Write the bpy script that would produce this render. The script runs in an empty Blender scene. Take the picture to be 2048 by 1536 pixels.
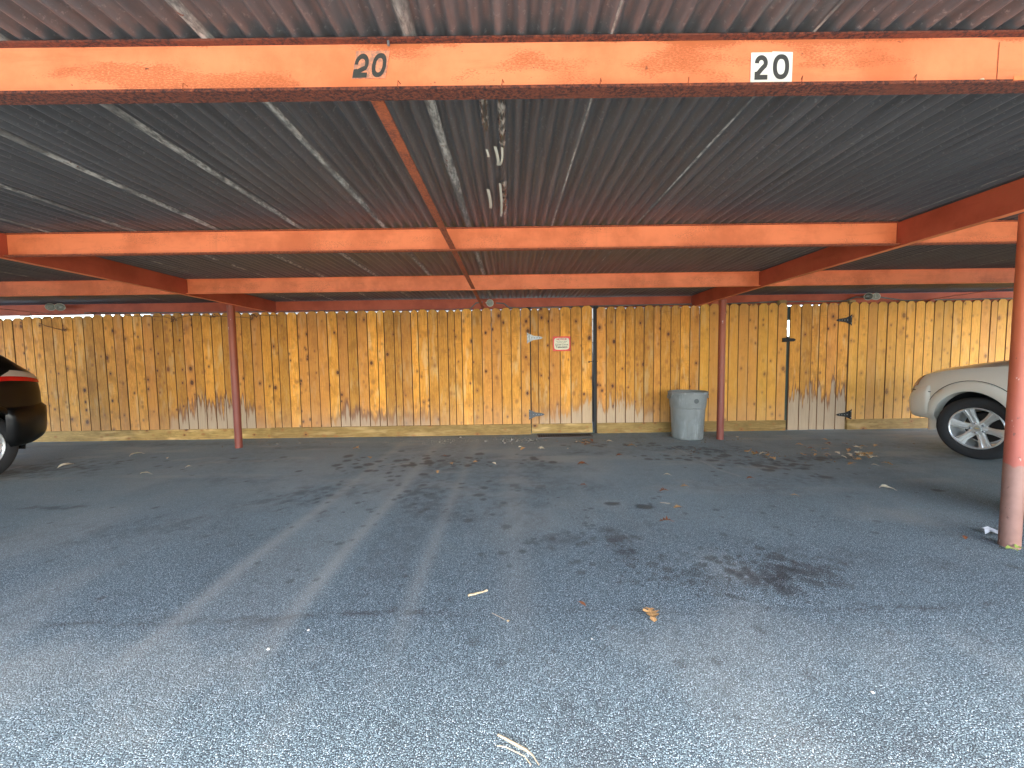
import bpy, bmesh, math, random
import numpy as np
from mathutils import Vector, Matrix
R = math.radians
random.seed(7)
scn = bpy.context.scene
col = scn.collection

# ------------------------------------------------------------------ camera
F = 770.0; CX, CY = 1024.0, 768.0
cam_d = bpy.data.cameras.new('camera'); cam = bpy.data.objects.new('camera', cam_d); col.objects.link(cam)
cam_d.sensor_width = 36.0; cam_d.lens = 36.0 * F / 2048.0
cam_d.clip_start = 0.02; cam_d.clip_end = 2000
CAMP = Vector((0, 0, 1.1))
CM = Matrix.Rotation(R(-0.25), 3, 'Z') @ Matrix.Rotation(R(90 - 3.49), 3, 'X') @ Matrix.Rotation(-0.0145, 3, 'Z')
cam.matrix_world = Matrix.Translation(CAMP) @ CM.to_4x4()
scn.camera = cam
# ------------------------------------------------------------------ light
SUN_EL, SUN_AZ = 50.0, 22.0       # sun behind the viewer, a little to the right
w = bpy.data.worlds.new('World'); scn.world = w; w.use_nodes = True
wn = w.node_tree; bg = wn.nodes['Background']
sky = wn.nodes.new('ShaderNodeTexSky'); sky.sky_type = 'NISHITA'; sky.sun_disc = False
sky.sun_elevation = R(SUN_EL); sky.sun_rotation = R(180 - SUN_AZ)
sky.air_density = 1.0; sky.dust_density = 2.0; sky.ozone_density = 1.0
wn.links.new(sky.outputs[0], bg.inputs[0]); bg.inputs[1].default_value = 0.15
sd = bpy.data.lights.new('sun', 'SUN'); sun = bpy.data.objects.new('sun', sd); col.objects.link(sun)
sd.energy = 1.5; sd.angle = R(25); sd.color = (1.0, 0.94, 0.86)
ldir = Vector((math.sin(R(SUN_AZ)) * math.cos(R(SUN_EL)), -math.cos(R(SUN_AZ)) * math.cos(R(SUN_EL)), math.sin(R(SUN_EL))))
sun.rotation_euler = ldir.to_track_quat('Z', 'Y').to_euler()
scn.render.engine = 'CYCLES'
scn.view_settings.view_transform = 'Standard'; scn.view_settings.look = 'None'
scn.view_settings.gamma = 1; scn.view_settings.exposure = 3.45
try:
    scn.cycles.max_bounces = 10; scn.cycles.diffuse_bounces = 6
except Exception: pass

# ------------------------------------------------------------------ measuring helpers (photo pixel -> place)
def ray(px, py): return CM @ Vector(((px - CX) / F, -(py - CY) / F, -1.0))
def on_ground(px, py, z=0.0):
    d = ray(px, py); t = (z - CAMP.z) / d.z; return CAMP + d * t
def on_wall(px, py, Y):
    d = ray(px, py); t = Y / d.y; return CAMP + d * t

# ------------------------------------------------------------------ object helpers
def tag(o, label=None, cat=None, group=None, kind=None):
    if label: o['label'] = label
    if cat: o['category'] = cat
    if group: o['group'] = group
    if kind: o['kind'] = kind
    return o
def empty(name, loc=(0, 0, 0), rz=0.0, **k):
    o = bpy.data.objects.new(name, None); col.objects.link(o); o.location = loc; o.rotation_euler = (0, 0, rz)
    o.empty_display_size = 0.1
    return tag(o, **k)
def link(name, me, mats, parent=None, smooth=None):
    if not isinstance(mats, (list, tuple)): mats = [mats]
    for m in mats:
        if m: me.materials.append(m)
    o = bpy.data.objects.new(name, me); col.objects.link(o)
    if parent: o.parent = parent
    if smooth is not None:
        for p in me.polygons: p.use_smooth = True
        if smooth < 179:
            try: me.set_sharp_from_angle(angle=R(smooth))
            except Exception: pass
    return o
class MB:
    """collects primitives and links them as one mesh object"""
    def __init__(s): s.v = []; s.f = []; s.m = []
    def add(s, vs, fs, mi=0):
        b = len(s.v); s.v += [tuple(x) for x in vs]; s.f += [tuple(i + b for i in f) for f in fs]; s.m += [mi] * len(fs)
    def box(s, x0, x1, y0, y1, z0, z1, mi=0, M=None):
        vs = [Vector((x, y, z)) for x in (x0, x1) for y in (y0, y1) for z in (z0, z1)]
        if M: vs = [M @ v for v in vs]
        s.add(vs, [(0, 1, 3, 2), (4, 6, 7, 5), (0, 4, 5, 1), (2, 3, 7, 6), (0, 2, 6, 4), (1, 5, 7, 3)], mi)
    def prism(s, pts, d0, d1, axis='y', mi=0, M=None):
        """closed 2-D outline extruded between d0 and d1 along axis"""
        def P(a, b, d): return Vector((a, d, b)) if axis == 'y' else (Vector((d, a, b)) if axis == 'x' else Vector((a, b, d)))
        n = len(pts); vs = [P(a, b, d0) for a, b in pts] + [P(a, b, d1) for a, b in pts]
        if M: vs = [M @ v for v in vs]
        s.add(vs, [tuple(range(n)), tuple(range(2 * n - 1, n - 1, -1))] + [(i, (i + 1) % n, n + (i + 1) % n, n + i) for i in range(n)], mi)
    def tube(s, pts, r, seg=8, mi=0, cap=True):
        pts = [Vector(p) for p in pts]; n = len(pts); rr = r if isinstance(r, (list, tuple)) else [r] * n
        vs = []; up = Vector((0.13, 0.31, 0.94)).normalized()
        for i, p in enumerate(pts):
            t = (pts[min(i + 1, n - 1)] - pts[max(i - 1, 0)]).normalized()
            if abs(t.dot(up)) > .95: up = Vector((0.94, 0.1, 0.2)).normalized()
            a = t.cross(up).normalized(); b = t.cross(a)
            for k in range(seg):
                q = 2 * math.pi * k / seg; vs.append(p + (a * math.cos(q) + b * math.sin(q)) * rr[i])
        fs = [(i * seg + k, i * seg + (k + 1) % seg, (i + 1) * seg + (k + 1) % seg, (i + 1) * seg + k) for i in range(n - 1) for k in range(seg)]
        if cap: fs += [tuple(range(seg)), tuple(range(n * seg - 1, (n - 1) * seg - 1, -1))]
        s.add(vs, fs, mi)
    def lathe(s, prof, M, seg=48, mi=0):
        """profile (r, h) turned about local z, placed with M"""
        n = len(prof); vs = [M @ Vector((r * math.cos(2 * math.pi * k / seg), r * math.sin(2 * math.pi * k / seg), h)) for r, h in prof for k in range(seg)]
        s.add(vs, [(i * seg + k, i * seg + (k + 1) % seg, (i + 1) * seg + (k + 1) % seg, (i + 1) * seg + k) for i in range(n - 1) for k in range(seg)], mi)
    def build(s, name, mats, parent=None, smooth=None, recalc=True):
        me = bpy.data.meshes.new(name); me.from_pydata(s.v, [], s.f); me.update()
        for p, m in zip(me.polygons, s.m): p.material_index = m
        if recalc:
            bm = bmesh.new(); bm.from_mesh(me); bmesh.ops.recalc_face_normals(bm, faces=bm.faces); bm.to_mesh(me); bm.free()
        return link(name, me, mats, parent, smooth)
def copy_tree(o, parent=None):
    c = o.copy(); col.objects.link(c); c.parent = parent
    for ch in [x for x in bpy.data.objects if x.parent == o]: copy_tree(ch, c)
    return c

# ------------------------------------------------------------------ materials
def nd(nt, typ, ins=None, **pr):
    n = nt.nodes.new(typ)
    for k, v in pr.items(): setattr(n, k, v)
    for k, v in (ins or {}).items():
        s = n.inputs[k]
        if isinstance(v, bpy.types.NodeSocket): nt.links.new(v, s)
        else: s.default_value = v
    return n
def new_mat(name):
    m = bpy.data.materials.new(name); m.use_nodes = True
    return m, m.node_tree, m.node_tree.nodes['Principled BSDF']
def c4(c): return (c[0], c[1], c[2], 1.0)
def mth(nt, op, a, b=0.0, c=0.0, clamp=False):
    return nd(nt, 'ShaderNodeMath', {0: a, 1: b, 2: c}, operation=op, use_clamp=clamp).outputs[0]
def mix(nt, f, a, b, mode='MIX'):
    n = nd(nt, 'ShaderNodeMix', data_type='RGBA', blend_type=mode)
    for i, v in ((0, f), (6, a), (7, b)):
        if isinstance(v, bpy.types.NodeSocket): nt.links.new(v, n.inputs[i])
        else: n.inputs[i].default_value = v if i == 0 else c4(v)
    return n.outputs[2]
def ss(nt, x, lo, hi):
    return nd(nt, 'ShaderNodeMapRange', {0: x, 1: lo, 2: hi, 3: 0.0, 4: 1.0}, interpolation_type='SMOOTHSTEP').outputs[0]
def coords(nt, scale=(1, 1, 1), loc=(0, 0, 0), kind='Object'):
    tc = nd(nt, 'ShaderNodeTexCoord')
    return nd(nt, 'ShaderNodeMapping', {0: tc.outputs[kind], 1: loc, 3: scale}).outputs[0]
def noise(nt, vec, scale, detail=4, rough=0.55, dist=0.0, out=0):
    return nd(nt, 'ShaderNodeTexNoise', {'Vector': vec, 'Scale': scale, 'Detail': detail, 'Roughness': rough, 'Distortion': dist}).outputs[out]
def bump(nt, bs, h, strength=0.3, dist=0.01):
    b = nd(nt, 'ShaderNodeBump', {'Height': h, 'Strength': strength, 'Distance': dist}); nt.links.new(b.outputs[0], bs.inputs['Normal'])
def simple(name, c, rough=0.6, metal=0.0, var=0.15, scale=12.0, bmp=0.0, spec=None, coat=0.0):
    m, nt, bs = new_mat(name)
    v = coords(nt); n1 = noise(nt, v, scale)
    d = tuple(x * (1 - var) for x in c); l = tuple(min(1, x * (1 + var)) for x in c)
    nt.links.new(mix(nt, n1, d, l), bs.inputs['Base Color'])
    bs.inputs['Roughness'].default_value = rough; bs.inputs['Metallic'].default_value = metal
    if coat: bs.inputs['Coat Weight'].default_value = coat; bs.inputs['Coat Roughness'].default_value = 0.04
    if bmp: bump(nt, bs, noise(nt, v, scale * 4), bmp, 0.004)
    return m

def paint_mat(name, c, rust=0.5, fade=1.0):
    m, nt, bs = new_mat(name)
    v = coords(nt)
    lo = (c[0] * .80, c[1] * .70, c[2] * .60); hi = tuple(min(1, x * 1.08) for x in c)
    base = mix(nt, ss(nt, noise(nt, v, 3.2, 6, .62), .30, .62), lo, hi)
    base = mix(nt, mth(nt, 'MULTIPLY', ss(nt, noise(nt, coords(nt, (1.2, 1, 9)), 3.0, 5, .7), .52, .72), .30), base, (c[0] * .72, c[1] * .58, c[2] * .45))
    # drips and brushed streaks running down
    dv = coords(nt, (14, 14, 1.2)); base = mix(nt, mth(nt, 'MULTIPLY', ss(nt, noise(nt, dv, 1.0, 3), .60, .78), .35), base, (c[0] * .75, c[1] * .75, c[2] * .7))
    sv = coords(nt, (1, 1, 3.2)); spk = noise(nt, sv, 105.0, 5, .72); zone = noise(nt, coords(nt, (1, 1, 3.5)), 2.6, 3, .5)
    edge = ss(nt, mth(nt, 'ABSOLUTE', mth(nt, 'SUBTRACT', nd(nt, 'ShaderNodeSeparateXYZ', {0: v}).outputs[2], 1.946)), .048, .082)
    thr = mth(nt, 'SUBTRACT', mth(nt, 'MULTIPLY_ADD', edge, -.22 * rust, .90 - .10 * rust), mth(nt, 'MULTIPLY', ss(nt, zone, .38, .62), .33 + .06 * rust))
    msk = ss(nt, mth(nt, 'SUBTRACT', spk, thr), 0.0, .06)
    col_ = mix(nt, mth(nt, 'MULTIPLY', msk, .66), base, (.36, .095, .025))
    pit = ss(nt, noise(nt, coords(nt, (1, 1, 1.3)), 38.0, 2), .735, .77)
    col_ = mix(nt, mth(nt, 'MULTIPLY', pit, .7 * min(1, rust + .2)), col_, (.10, .03, .015))
    nt.links.new(col_, bs.inputs['Base Color']); bs.inputs['Roughness'].default_value = .52
    bump(nt, bs, mth(nt, 'ADD', mth(nt, 'MULTIPLY', msk, -.6), noise(nt, v, 55.0, 3)), .22, .003)
    return m
def rust_mat(name, a=(.035, .012, .009), b=(.19, .045, .018), c=(.45, .13, .045)):
    m, nt, bs = new_mat(name)
    v = coords(nt, (1, 1.4, 1)); n1 = noise(nt, v, 95.0, 5, .7); n2 = noise(nt, v, 7.0, 3)
    x = mix(nt, ss(nt, n1, .38, .60), a, b); x = mix(nt, ss(nt, n1, .62, .74), x, c)
    x = mix(nt, mth(nt, 'MULTIPLY', ss(nt, n2, .5, .66), .55), x, b)
    nt.links.new(x, bs.inputs['Base Color']); bs.inputs['Roughness'].default_value = .85
    bump(nt, bs, n1, 1.0, .006)
    return m
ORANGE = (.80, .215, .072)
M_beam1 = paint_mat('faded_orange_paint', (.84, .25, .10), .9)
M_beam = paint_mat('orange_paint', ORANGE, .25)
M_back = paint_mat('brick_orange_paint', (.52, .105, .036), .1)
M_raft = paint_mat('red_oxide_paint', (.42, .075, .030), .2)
M_rust = rust_mat('flaking_rust')
M_rust2 = rust_mat('rusted_paint', (.16, .04, .02), (.42, .10, .03), (.55, .20, .07))

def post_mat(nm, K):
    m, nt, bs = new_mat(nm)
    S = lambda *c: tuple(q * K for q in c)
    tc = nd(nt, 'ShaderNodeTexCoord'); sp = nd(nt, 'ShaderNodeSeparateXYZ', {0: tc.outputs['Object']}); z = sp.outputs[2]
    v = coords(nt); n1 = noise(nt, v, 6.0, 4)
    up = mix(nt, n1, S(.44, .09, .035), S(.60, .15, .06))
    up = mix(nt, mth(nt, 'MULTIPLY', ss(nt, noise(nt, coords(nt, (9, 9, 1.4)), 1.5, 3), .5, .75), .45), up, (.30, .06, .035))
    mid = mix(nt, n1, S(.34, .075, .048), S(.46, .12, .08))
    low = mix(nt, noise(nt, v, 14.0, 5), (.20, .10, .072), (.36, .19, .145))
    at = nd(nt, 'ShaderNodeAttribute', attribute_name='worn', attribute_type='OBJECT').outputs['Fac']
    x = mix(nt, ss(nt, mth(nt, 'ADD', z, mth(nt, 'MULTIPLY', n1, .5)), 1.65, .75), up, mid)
    lim = mth(nt, 'ADD', z, mth(nt, 'MULTIPLY', noise(nt, v, 9.0, 2), .10))
    x = mix(nt, ss(nt, mth(nt, 'SUBTRACT', at, lim), -.004, .008), x, low)
    chip = ss(nt, noise(nt, coords(nt, (1, 1, .5)), 36.0, 4, .65), .66, .70)
    x = mix(nt, mth(nt, 'MULTIPLY', chip, .8), x, (.13, .06, .045))
    wh = ss(nt, noise(nt, coords(nt, (1, 1, .3), (3, 5, 2)), 30.0, 3, .6), .70, .73)
    x = mix(nt, mth(nt, 'MULTIPLY', wh, .7), x, (.68, .52, .45))
    nt.links.new(x, bs.inputs['Base Color']); bs.inputs['Roughness'].default_value = .48
    bump(nt, bs, mth(nt, 'ADD', mth(nt, 'MULTIPLY', chip, -1.0), noise(nt, v, 70.0, 3)), .25, .003)
    return m
M_post = post_mat('post_paint', 1.0); M_post_shaded = post_mat('shaded_side_post_paint'.replace('shaded_side_', 'far_shaded_'), .58)  # far posts get a darker copy, shade put into the paint colour

def roof_mat():
    m, nt, bs = new_mat('weathered_corrugated_iron')
    tc = nd(nt, 'ShaderNodeTexCoord'); oi = nd(nt, 'ShaderNodeObjectInfo')
    geo = nd(nt, 'ShaderNodeNewGeometry'); off = nd(nt, 'ShaderNodeVectorMath', {0: geo.outputs['Position'], 1: (0, 0, 0)}, operation='ADD').outputs[0]
    a = ss(nt, noise(nt, nd(nt, 'ShaderNodeMapping', {0: off, 3: (22, .9, 1)}).outputs[0], 1.0, 5, .65), .12, .88)
    b = noise(nt, off, 60.0, 4, .7)
    c = mix(nt, a, (.060, .061, .062), (.165, .163, .160))
    c = mix(nt, mth(nt, 'MULTIPLY', ss(nt, b, .58, .70), .5), c, (.34, .33, .31))
    c = mix(nt, mth(nt, 'MULTIPLY', oi.outputs['Random'], .35), c, (.11, .108, .105))
    d = ss(nt, noise(nt, off, 3.5, 3), .63, .75); c = mix(nt, mth(nt, 'MULTIPLY', d, .2), c, (.12, .085, .07))
    nt.links.new(c, bs.inputs['Base Color']); bs.inputs['Roughness'].default_value = .42; bs.inputs['Metallic'].default_value = .3
    bump(nt, bs, b, .25, .003)
    return m
M_roof = roof_mat()
def lap_mat():
    m, nt, bs = new_mat('oxidised_zinc_lap')
    v = coords(nt, (1, .35, 1)); a = noise(nt, v, 60.0, 5, .7); b = noise(nt, coords(nt, (1, .5, 1)), 9.0, 4)
    c = mix(nt, ss(nt, a, .35, .65), (.12, .115, .10), (.50, .47, .40)); c = mix(nt, mth(nt, 'MULTIPLY', ss(nt, b, .42, .62), .75), c, (.10, .095, .085))
    c = mix(nt, ss(nt, noise(nt, coords(nt), 33.0, 3), .69, .72), c, (.16, .05, .03))
    nt.links.new(c, bs.inputs['Base Color']); bs.inputs['Roughness'].default_value = .7; bs.inputs['Metallic'].default_value = .1
    return m
M_lap = lap_mat()

def wood_mat(name, horiz=False, cl=(.95, .46, .070), cd=(.68, .255, .022)):
    m, nt, bs = new_mat(name)
    tc = nd(nt, 'ShaderNodeTexCoord'); sp = nd(nt, 'ShaderNodeSeparateXYZ', {0: tc.outputs['Object']})
    X, Z = (sp.outputs[2], sp.outputs[0]) if horiz else (sp.outputs[0], sp.outputs[2])
    bd = nd(nt, 'ShaderNodeAttribute', attribute_name='board').outputs['Fac']
    wet = nd(nt, 'ShaderNodeAttribute', attribute_name='wet').outputs['Fac']
    yel = nd(nt, 'ShaderNodeAttribute', attribute_name='yellow').outputs['Fac']
    def vec(sx, sz, kb):
        return nd(nt, 'ShaderNodeCombineXYZ', {0: mth(nt, 'MULTIPLY_ADD', X, sx, mth(nt, 'MULTIPLY', bd, kb)), 1: mth(nt, 'MULTIPLY', bd, 3.1 * kb), 2: mth(nt, 'MULTIPLY', Z, sz)}).outputs[0]
    fine = noise(nt, vec(150, 4, 91), 1.0, 4, .6)
    fig = noise(nt, vec(22, 1.3, 47), 1.0, 3, .5, 1.2)
    rings = mth(nt, 'PINGPONG', mth(nt, 'MULTIPLY', fig, 9.0), .5)
    blotch = noise(nt, vec(9, 5, 17), 1.0, 4, .6)
    c = mix(nt, ss(nt, rings, .05, .48), cd, cl)
    c = mix(nt, .45, c, mix(nt, ss(nt, fine, .35, .65), cd, cl))
    c = mix(nt, mth(nt, 'MULTIPLY', ss(nt, blotch, .44, .70), .58), c, tuple(x * .62 for x in cd))
    c = mix(nt, mth(nt, 'MULTIPLY', ss(nt, noise(nt, vec(12, 2.2, 63), 1.0, 3), .52, .72), .55), c, (.86, .58, .25))
    # saw marks across the board
    sawm = noise(nt, vec(6, 60, 29), 1.0, 2); c = mix(nt, mth(nt, 'MULTIPLY', ss(nt, sawm, .64, .72), .30), c, (.30, .12, .03))
    tone = nd(nt, 'ShaderNodeMapRange', {0: mth(nt, 'FRACT', mth(nt, 'MULTIPLY', bd, 7.31)), 1: 0.0, 2: 1.0, 3: .62, 4: 1.10}).outputs[0]
    c = mix(nt, 1.0, c, nd(nt, 'ShaderNodeCombineXYZ', {0: tone, 1: tone, 2: tone}).outputs[0], 'MULTIPLY')
    c = mix(nt, mth(nt, 'MULTIPLY', yel, .55), c, (.80, .42, .055))
    c = mix(nt, mth(nt, 'MULTIPLY', ss(nt, mth(nt, 'FRACT', mth(nt, 'MULTIPLY', bd, 11.7)), .62, .95), .38), c, (.55, .21, .06))
    # knots
    dens = mth(nt, 'FRACT', mth(nt, 'MULTIPLY', bd, 3.77))
    for (sx, sz, kb, r) in ((7.2, 5.0, 13.0, .125), (11, 7.5, 31.0, .11)):
        wv = nd(nt, 'ShaderNodeVectorMath', {0: vec(sx, sz, kb), 1: nd(nt, 'ShaderNodeVectorMath', {0: noise(nt, vec(60, 30, 5), 1.0, 2, .5, 0, 1), 'Scale': .07}, operation='SCALE').outputs[0]}, operation='ADD').outputs[0]
        vo = nd(nt, 'ShaderNodeTexVoronoi', {'Vector': wv, 'Scale': 1.0, 'Randomness': .9})
        rnd = nd(nt, 'ShaderNodeSeparateColor', {0: vo.outputs['Color']})
        rad = mth(nt, 'MULTIPLY', mth(nt, 'MULTIPLY', ss(nt, rnd.outputs[0], .10, .95), mth(nt, 'ADD', dens, .45)), r)
        d = mth(nt, 'SUBTRACT', vo.outputs['Distance'], rad)
        on = mth(nt, 'MULTIPLY', mth(nt, 'GREATER_THAN', rad, .018), mth(nt, 'MULTIPLY_ADD', yel, -.45, 1.0))
        halo = mth(nt, 'MULTIPLY', mth(nt, 'MULTIPLY', ss(nt, d, .24, .0), on), .70)
        c = mix(nt, halo, c, (.33, .12, .03))
        c = mix(nt, mth(nt, 'MULTIPLY', mth(nt, 'MULTIPLY', ss(nt, d, .025, -.02), on), .92), c, (.085, .028, .012))
    # weathering that climbs up from the ground
    if not horiz:
        e = noise(nt, vec(22, 2.0, 7), 1.0, 4, .55); e2 = noise(nt, vec(3, .1, 0), 1.0, 2)
        hgt = mth(nt, 'MULTIPLY_ADD', wet, mth(nt, 'MULTIPLY_ADD', e, 1.7, -.35), mth(nt, 'MULTIPLY_ADD', e2, .10, -.04))
        dd = mth(nt, 'SUBTRACT', hgt, mth(nt, 'SUBTRACT', Z, .12))
        grey = mix(nt, fine, (.34, .24, .15), (.74, .58, .38))
        band = mth(nt, 'MULTIPLY', ss(nt, dd, -.14, -.01), ss(nt, wet, .12, .45))
        brown = nd(nt, 'ShaderNodeAttribute', attribute_name='brown').outputs['Fac']
        c = mix(nt, mth(nt, 'MULTIPLY', band, mth(nt, 'MULTIPLY_ADD', brown, .72, .20)), c, (.17, .065, .035))
        c = mix(nt, mth(nt, 'MULTIPLY', mth(nt, 'MULTIPLY', ss(nt, dd, -.01, .10), ss(nt, wet, .10, .50)), .78), c, grey)
        c = mix(nt, mth(nt, 'MULTIPLY', ss(nt, Z, .62, .15), .20), c, (.52, .38, .27))
    nt.links.new(c, bs.inputs['Base Color']); bs.inputs['Roughness'].default_value = .72
    bump(nt, bs, mth(nt, 'ADD', fine, mth(nt, 'MULTIPLY', rings, .6)), .35, .003)
    return m
M_wood = wood_mat('cedar_pickets')
M_edge = simple('board_groove_shade', (.16, .065, .018), .85, 0, .3, 20)  # shade of the grooves between boards, put into the side-face colour
M_kick = wood_mat('treated_pine_board', True, (.50, .32, .105), (.26, .16, .045))

M_blacksteel = simple('black_powder_coat', (.008, .008, .008), .6, 0, .3, 30)
M_galv = simple('galvanised_steel', (.30, .32, .31), .45, .7, .35, 40, .2)
M_green = simple('green_grey_paint', (.045, .075, .065), .6, 0, .3)
M_conduit = simple('weathered_conduit', (.21, .20, .16), .55, .3, .3, 20)
M_rubber = simple('tyre_rubber', (.022, .022, .023), .75, 0, .25, 30, .3)
M_nut = simple('chrome_nut', (.42, .43, .45), .25, .9)
M_glassd = simple('dark_tinted_glass', (.008, .009, .010), .05, 0, .1)
M_dark = simple('wheel_well_black', (.010, .010, .012), .8)

# ------------------------------------------------------------------ ground
def vnoise(x, y, s, seed):
    rs = np.random.RandomState(seed); g = rs.rand(256, 256); u = x * s + 1000.0; v = y * s + 1000.0
    i = np.floor(u).astype(int); j = np.floor(v).astype(int); a = u - i; b = v - j
    a = a * a * (3 - 2 * a); b = b * b * (3 - 2 * b); i0, i1, j0, j1 = i % 256, (i + 1) % 256, j % 256, (j + 1) % 256
    return (g[i0, j0] * (1 - a) + g[i1, j0] * a) * (1 - b) + (g[i0, j1] * (1 - a) + g[i1, j1] * a) * b
def fbm(x, y, s, seed, o=4):
    t = 0; amp = .5; n = 0
    for k in range(o): t = t + amp * vnoise(x, y, s * 2 ** k, seed + k); n += amp; amp *= .55
    return t / n
def sst(x, a, b):
    t = np.clip((x - a) / (b - a), 0, 1); return t * t * (3 - 2 * t)
def make_ground():
    def axis(parts):
        out = []
        for a, b, st in parts: out += list(np.arange(a, b, st))
        return np.array(out + [parts[-1][1]])
    xs = axis([(-300, -60, 60), (-60, -12, 8), (-12, -5.6, .05), (-5.6, 5.6, .0135), (5.6, 12, .05), (12, 60, 8), (60, 300, 60)])
    ys = axis([(-300, -40, 60), (-40, -2, 4), (-2, .9, .1), (.9, 4.0, .0135), (4.0, 6.1, .014), (6.1, 8, .15), (8, 40, 8), (40, 400, 60)])
    X, Y = np.meshgrid(xs, ys); nx, ny = len(xs), len(ys)
    near = (np.abs(X) < 12) & (Y > -2) & (Y < 8)
    stain = np.zeros_like(X); dust_pale = np.zeros_like(X); conc = np.zeros_like(X); oil = np.zeros_like(X); rng = np.random.RandomState(5)
    big = fbm(X, Y, .9, 11); med = fbm(X, Y, 4.0, 21); fin = fbm(X, Y, 14.0, 31)
    streak = fbm(X * .25, Y, 3.0, 77)
    stain += sst(X, -.9, -.8) * sst(-X, .52, .6) * sst(Y, 1.5, 2.1) * .22
    stain += sst(big, .52, .74) * .12 + sst(med, .58, .78) * .12
    dust_pale += sst(fbm(X, Y * .6, 1.3, 41), .50, .74) * .35
    # smoother, dirtier surface deep under the roof
    deep = sst(Y + (big - .5) * 1.2, 2.3, 4.4)
    stain += deep * (.04 + sst(streak, .50, .75) * .28)
    dust_pale += deep * sst(fbm(X * .35, Y, 4.5, 90), .56, .75) * .55
    def blob(px, py, rx, ry, amt, arr, rot=0., edge=.5, sd=0):
        p = on_ground(px, py); dx, dy = X - p.x, Y - p.y; c, s = math.cos(rot), math.sin(rot)
        d = np.sqrt(((dx * c + dy * s) / rx) ** 2 + ((-dx * s + dy * c) / ry) ** 2)
        arr += sst(-(d + (fbm(X, Y, 7.0, 50 + sd) - .5) * 1.5), -1.0, -1.0 + edge) * amt
    # large soft patches measured in the photograph
    for a in [(1520, 1150, .42, .20, .75), (1240, 1080, .14, .30, .55), (1130, 1075, .22, .10, .4), (900, 1000, .7, .5, .22), (690, 985, .8, .45, .40), (560, 1010, .8, .35, .25), (1400, 900, .55, .22, .6), (1200, 905, .6, .2, .3), (1550, 932, .50, .16, .45),
              (1880, 1130, .16, .10, .5), (1640, 1110, .5, .25, .30), (60, 940, 1.1, .5, .6), (250, 1060, .8, .3, .3), (110, 1015, .5, .06, .5), (1060, 880, .3, .12, .4), (1260, 1475, .25, .2, .3), (1040, 1000, .35, 1.2, .18), (540, 1245, .15, .05, .4), (1660, 915, .5, .2, .4), (820, 1225, .7, .03, .45), (350, 1235, .4, .03, .35), (1700, 1500, .5, .15, .25)]:
        blob(a[0], a[1], a[2], a[3], a[4], stain, 0, .9, int(a[0]) % 13)
    for a in [(300, 900, .9, .3, .35), (200, 1340, 1.0, .35, .3), (1800, 1030, .5, .25, .35), (1100, 915, .6, .16, .5), (1250, 915, .5, .14, .35), (1500, 1290, .9, .3, .2), (1850, 960, .6, .12, .4)]:
        blob(a[0], a[1], a[2], a[3], a[4], dust_pale, 0, .9, int(a[0]) % 11)
    # round damp spots
    for px, py in ((1286, 1014), (1875, 981), (1223, 1007)): blob(px, py, .085, .06, .8, oil, 0, .35)
    # drips
    def drips(px, py, sx, sy, n, r0, r1, amt):
        p = on_ground(px, py)
        for k in range(n):
            cx, cy = p.x + rng.randn() * sx, p.y + rng.randn() * sy; r = r0 + (r1 - r0) * rng.rand() ** 2
            i0, i1 = np.searchsorted(xs, [cx - r * 2, cx + r * 2]); j0, j1 = np.searchsorted(ys, [cy - r * 2, cy + r * 2])
            if i1 <= i0 or j1 <= j0: continue
            sx_, sy_ = X[j0:j1, i0:i1] - cx, Y[j0:j1, i0:i1] - cy
            d = np.sqrt(sx_ ** 2 * (.6 + .8 * rng.rand()) + sy_ ** 2) / r + (fin[j0:j1, i0:i1] - .5) * .7
            oil[j0:j1, i0:i1] = np.maximum(oil[j0:j1, i0:i1], (1 - sst(d, .6, 1.05)) * amt)
    drips(860, 925, .55, .22, 80, .02, .075, .85); drips(760, 985, .5, .35, 60, .015, .045, .7); drips(1560, 930, .38, .18, 60, .02, .07, .85)
    drips(1500, 1150, .35, .16, 60, .012, .035, .45); drips(1160, 1080, .25, .14, 40, .012, .035, .5); drips(1000, 1010, 1.2, .6, 50, .008, .03, .6)
    drips(1240, 890, .35, .12, 26, .02, .06, .7); drips(600, 1100, 1.2, .4, 30, .01, .025, .6); drips(1480, 1250, .5, .3, 40, .012, .03, .45); drips(1400, 1400, .5, .2, 24, .01, .025, .35)
    drips(300, 925, .9, .2, 30, .02, .05, .7); drips(1420, 915, .3, .1, 30, .02, .06, .8)
    # pale stripes running towards the fence
    for x0, wd, am in ((-1.47, .052, .66), (-.97, .052, .66), (-.47, .045, .46), (.02, .09, .30)):
        dust_pale += np.exp(-((X - x0 + (big - .5) * .05) / wd) ** 2) * am * sst(Y, 1.1, 1.9) * sst(-Y, -5.7, -5.0)
    dust_pale += sst(X, -1.5, -1.4) * sst(-X, .92, 1.02) * .24 * sst(Y, 1.2, 1.8)
    # crack / seam line
    yc = 1.62 + (fbm(X, X * 0, 1.5, 66) - .5) * .18
    stain += np.exp(-((Y - yc) / .014) ** 2) * .5 * sst(vnoise(X, X * 0, 3, 3), .35, .6)
    # chalk scratch
    for (a, b) in (((1345, 893), (1440, 940)), ((1440, 940), (1480, 952)), ((880, 945), (880, 945))):
        A, B = on_ground(*a), on_ground(*b); ab = np.array([B.x - A.x, B.y - A.y]); L = (ab ** 2).sum() + 1e-9
        t = np.clip(((X - A.x) * ab[0] + (Y - A.y) * ab[1]) / L, 0, 1); d = np.hypot(X - A.x - t * ab[0], Y - A.y - t * ab[1]); dust_pale += np.exp(-(d / .010) ** 2) * .9
    # concrete left along the fence foot
    cx = sst(X, -4.0, -3.6) * .6 * sst(-X, 2.6, 2.9) + sst(X, -1.9, -1.5) * sst(-X, -.55, -.25)
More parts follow.
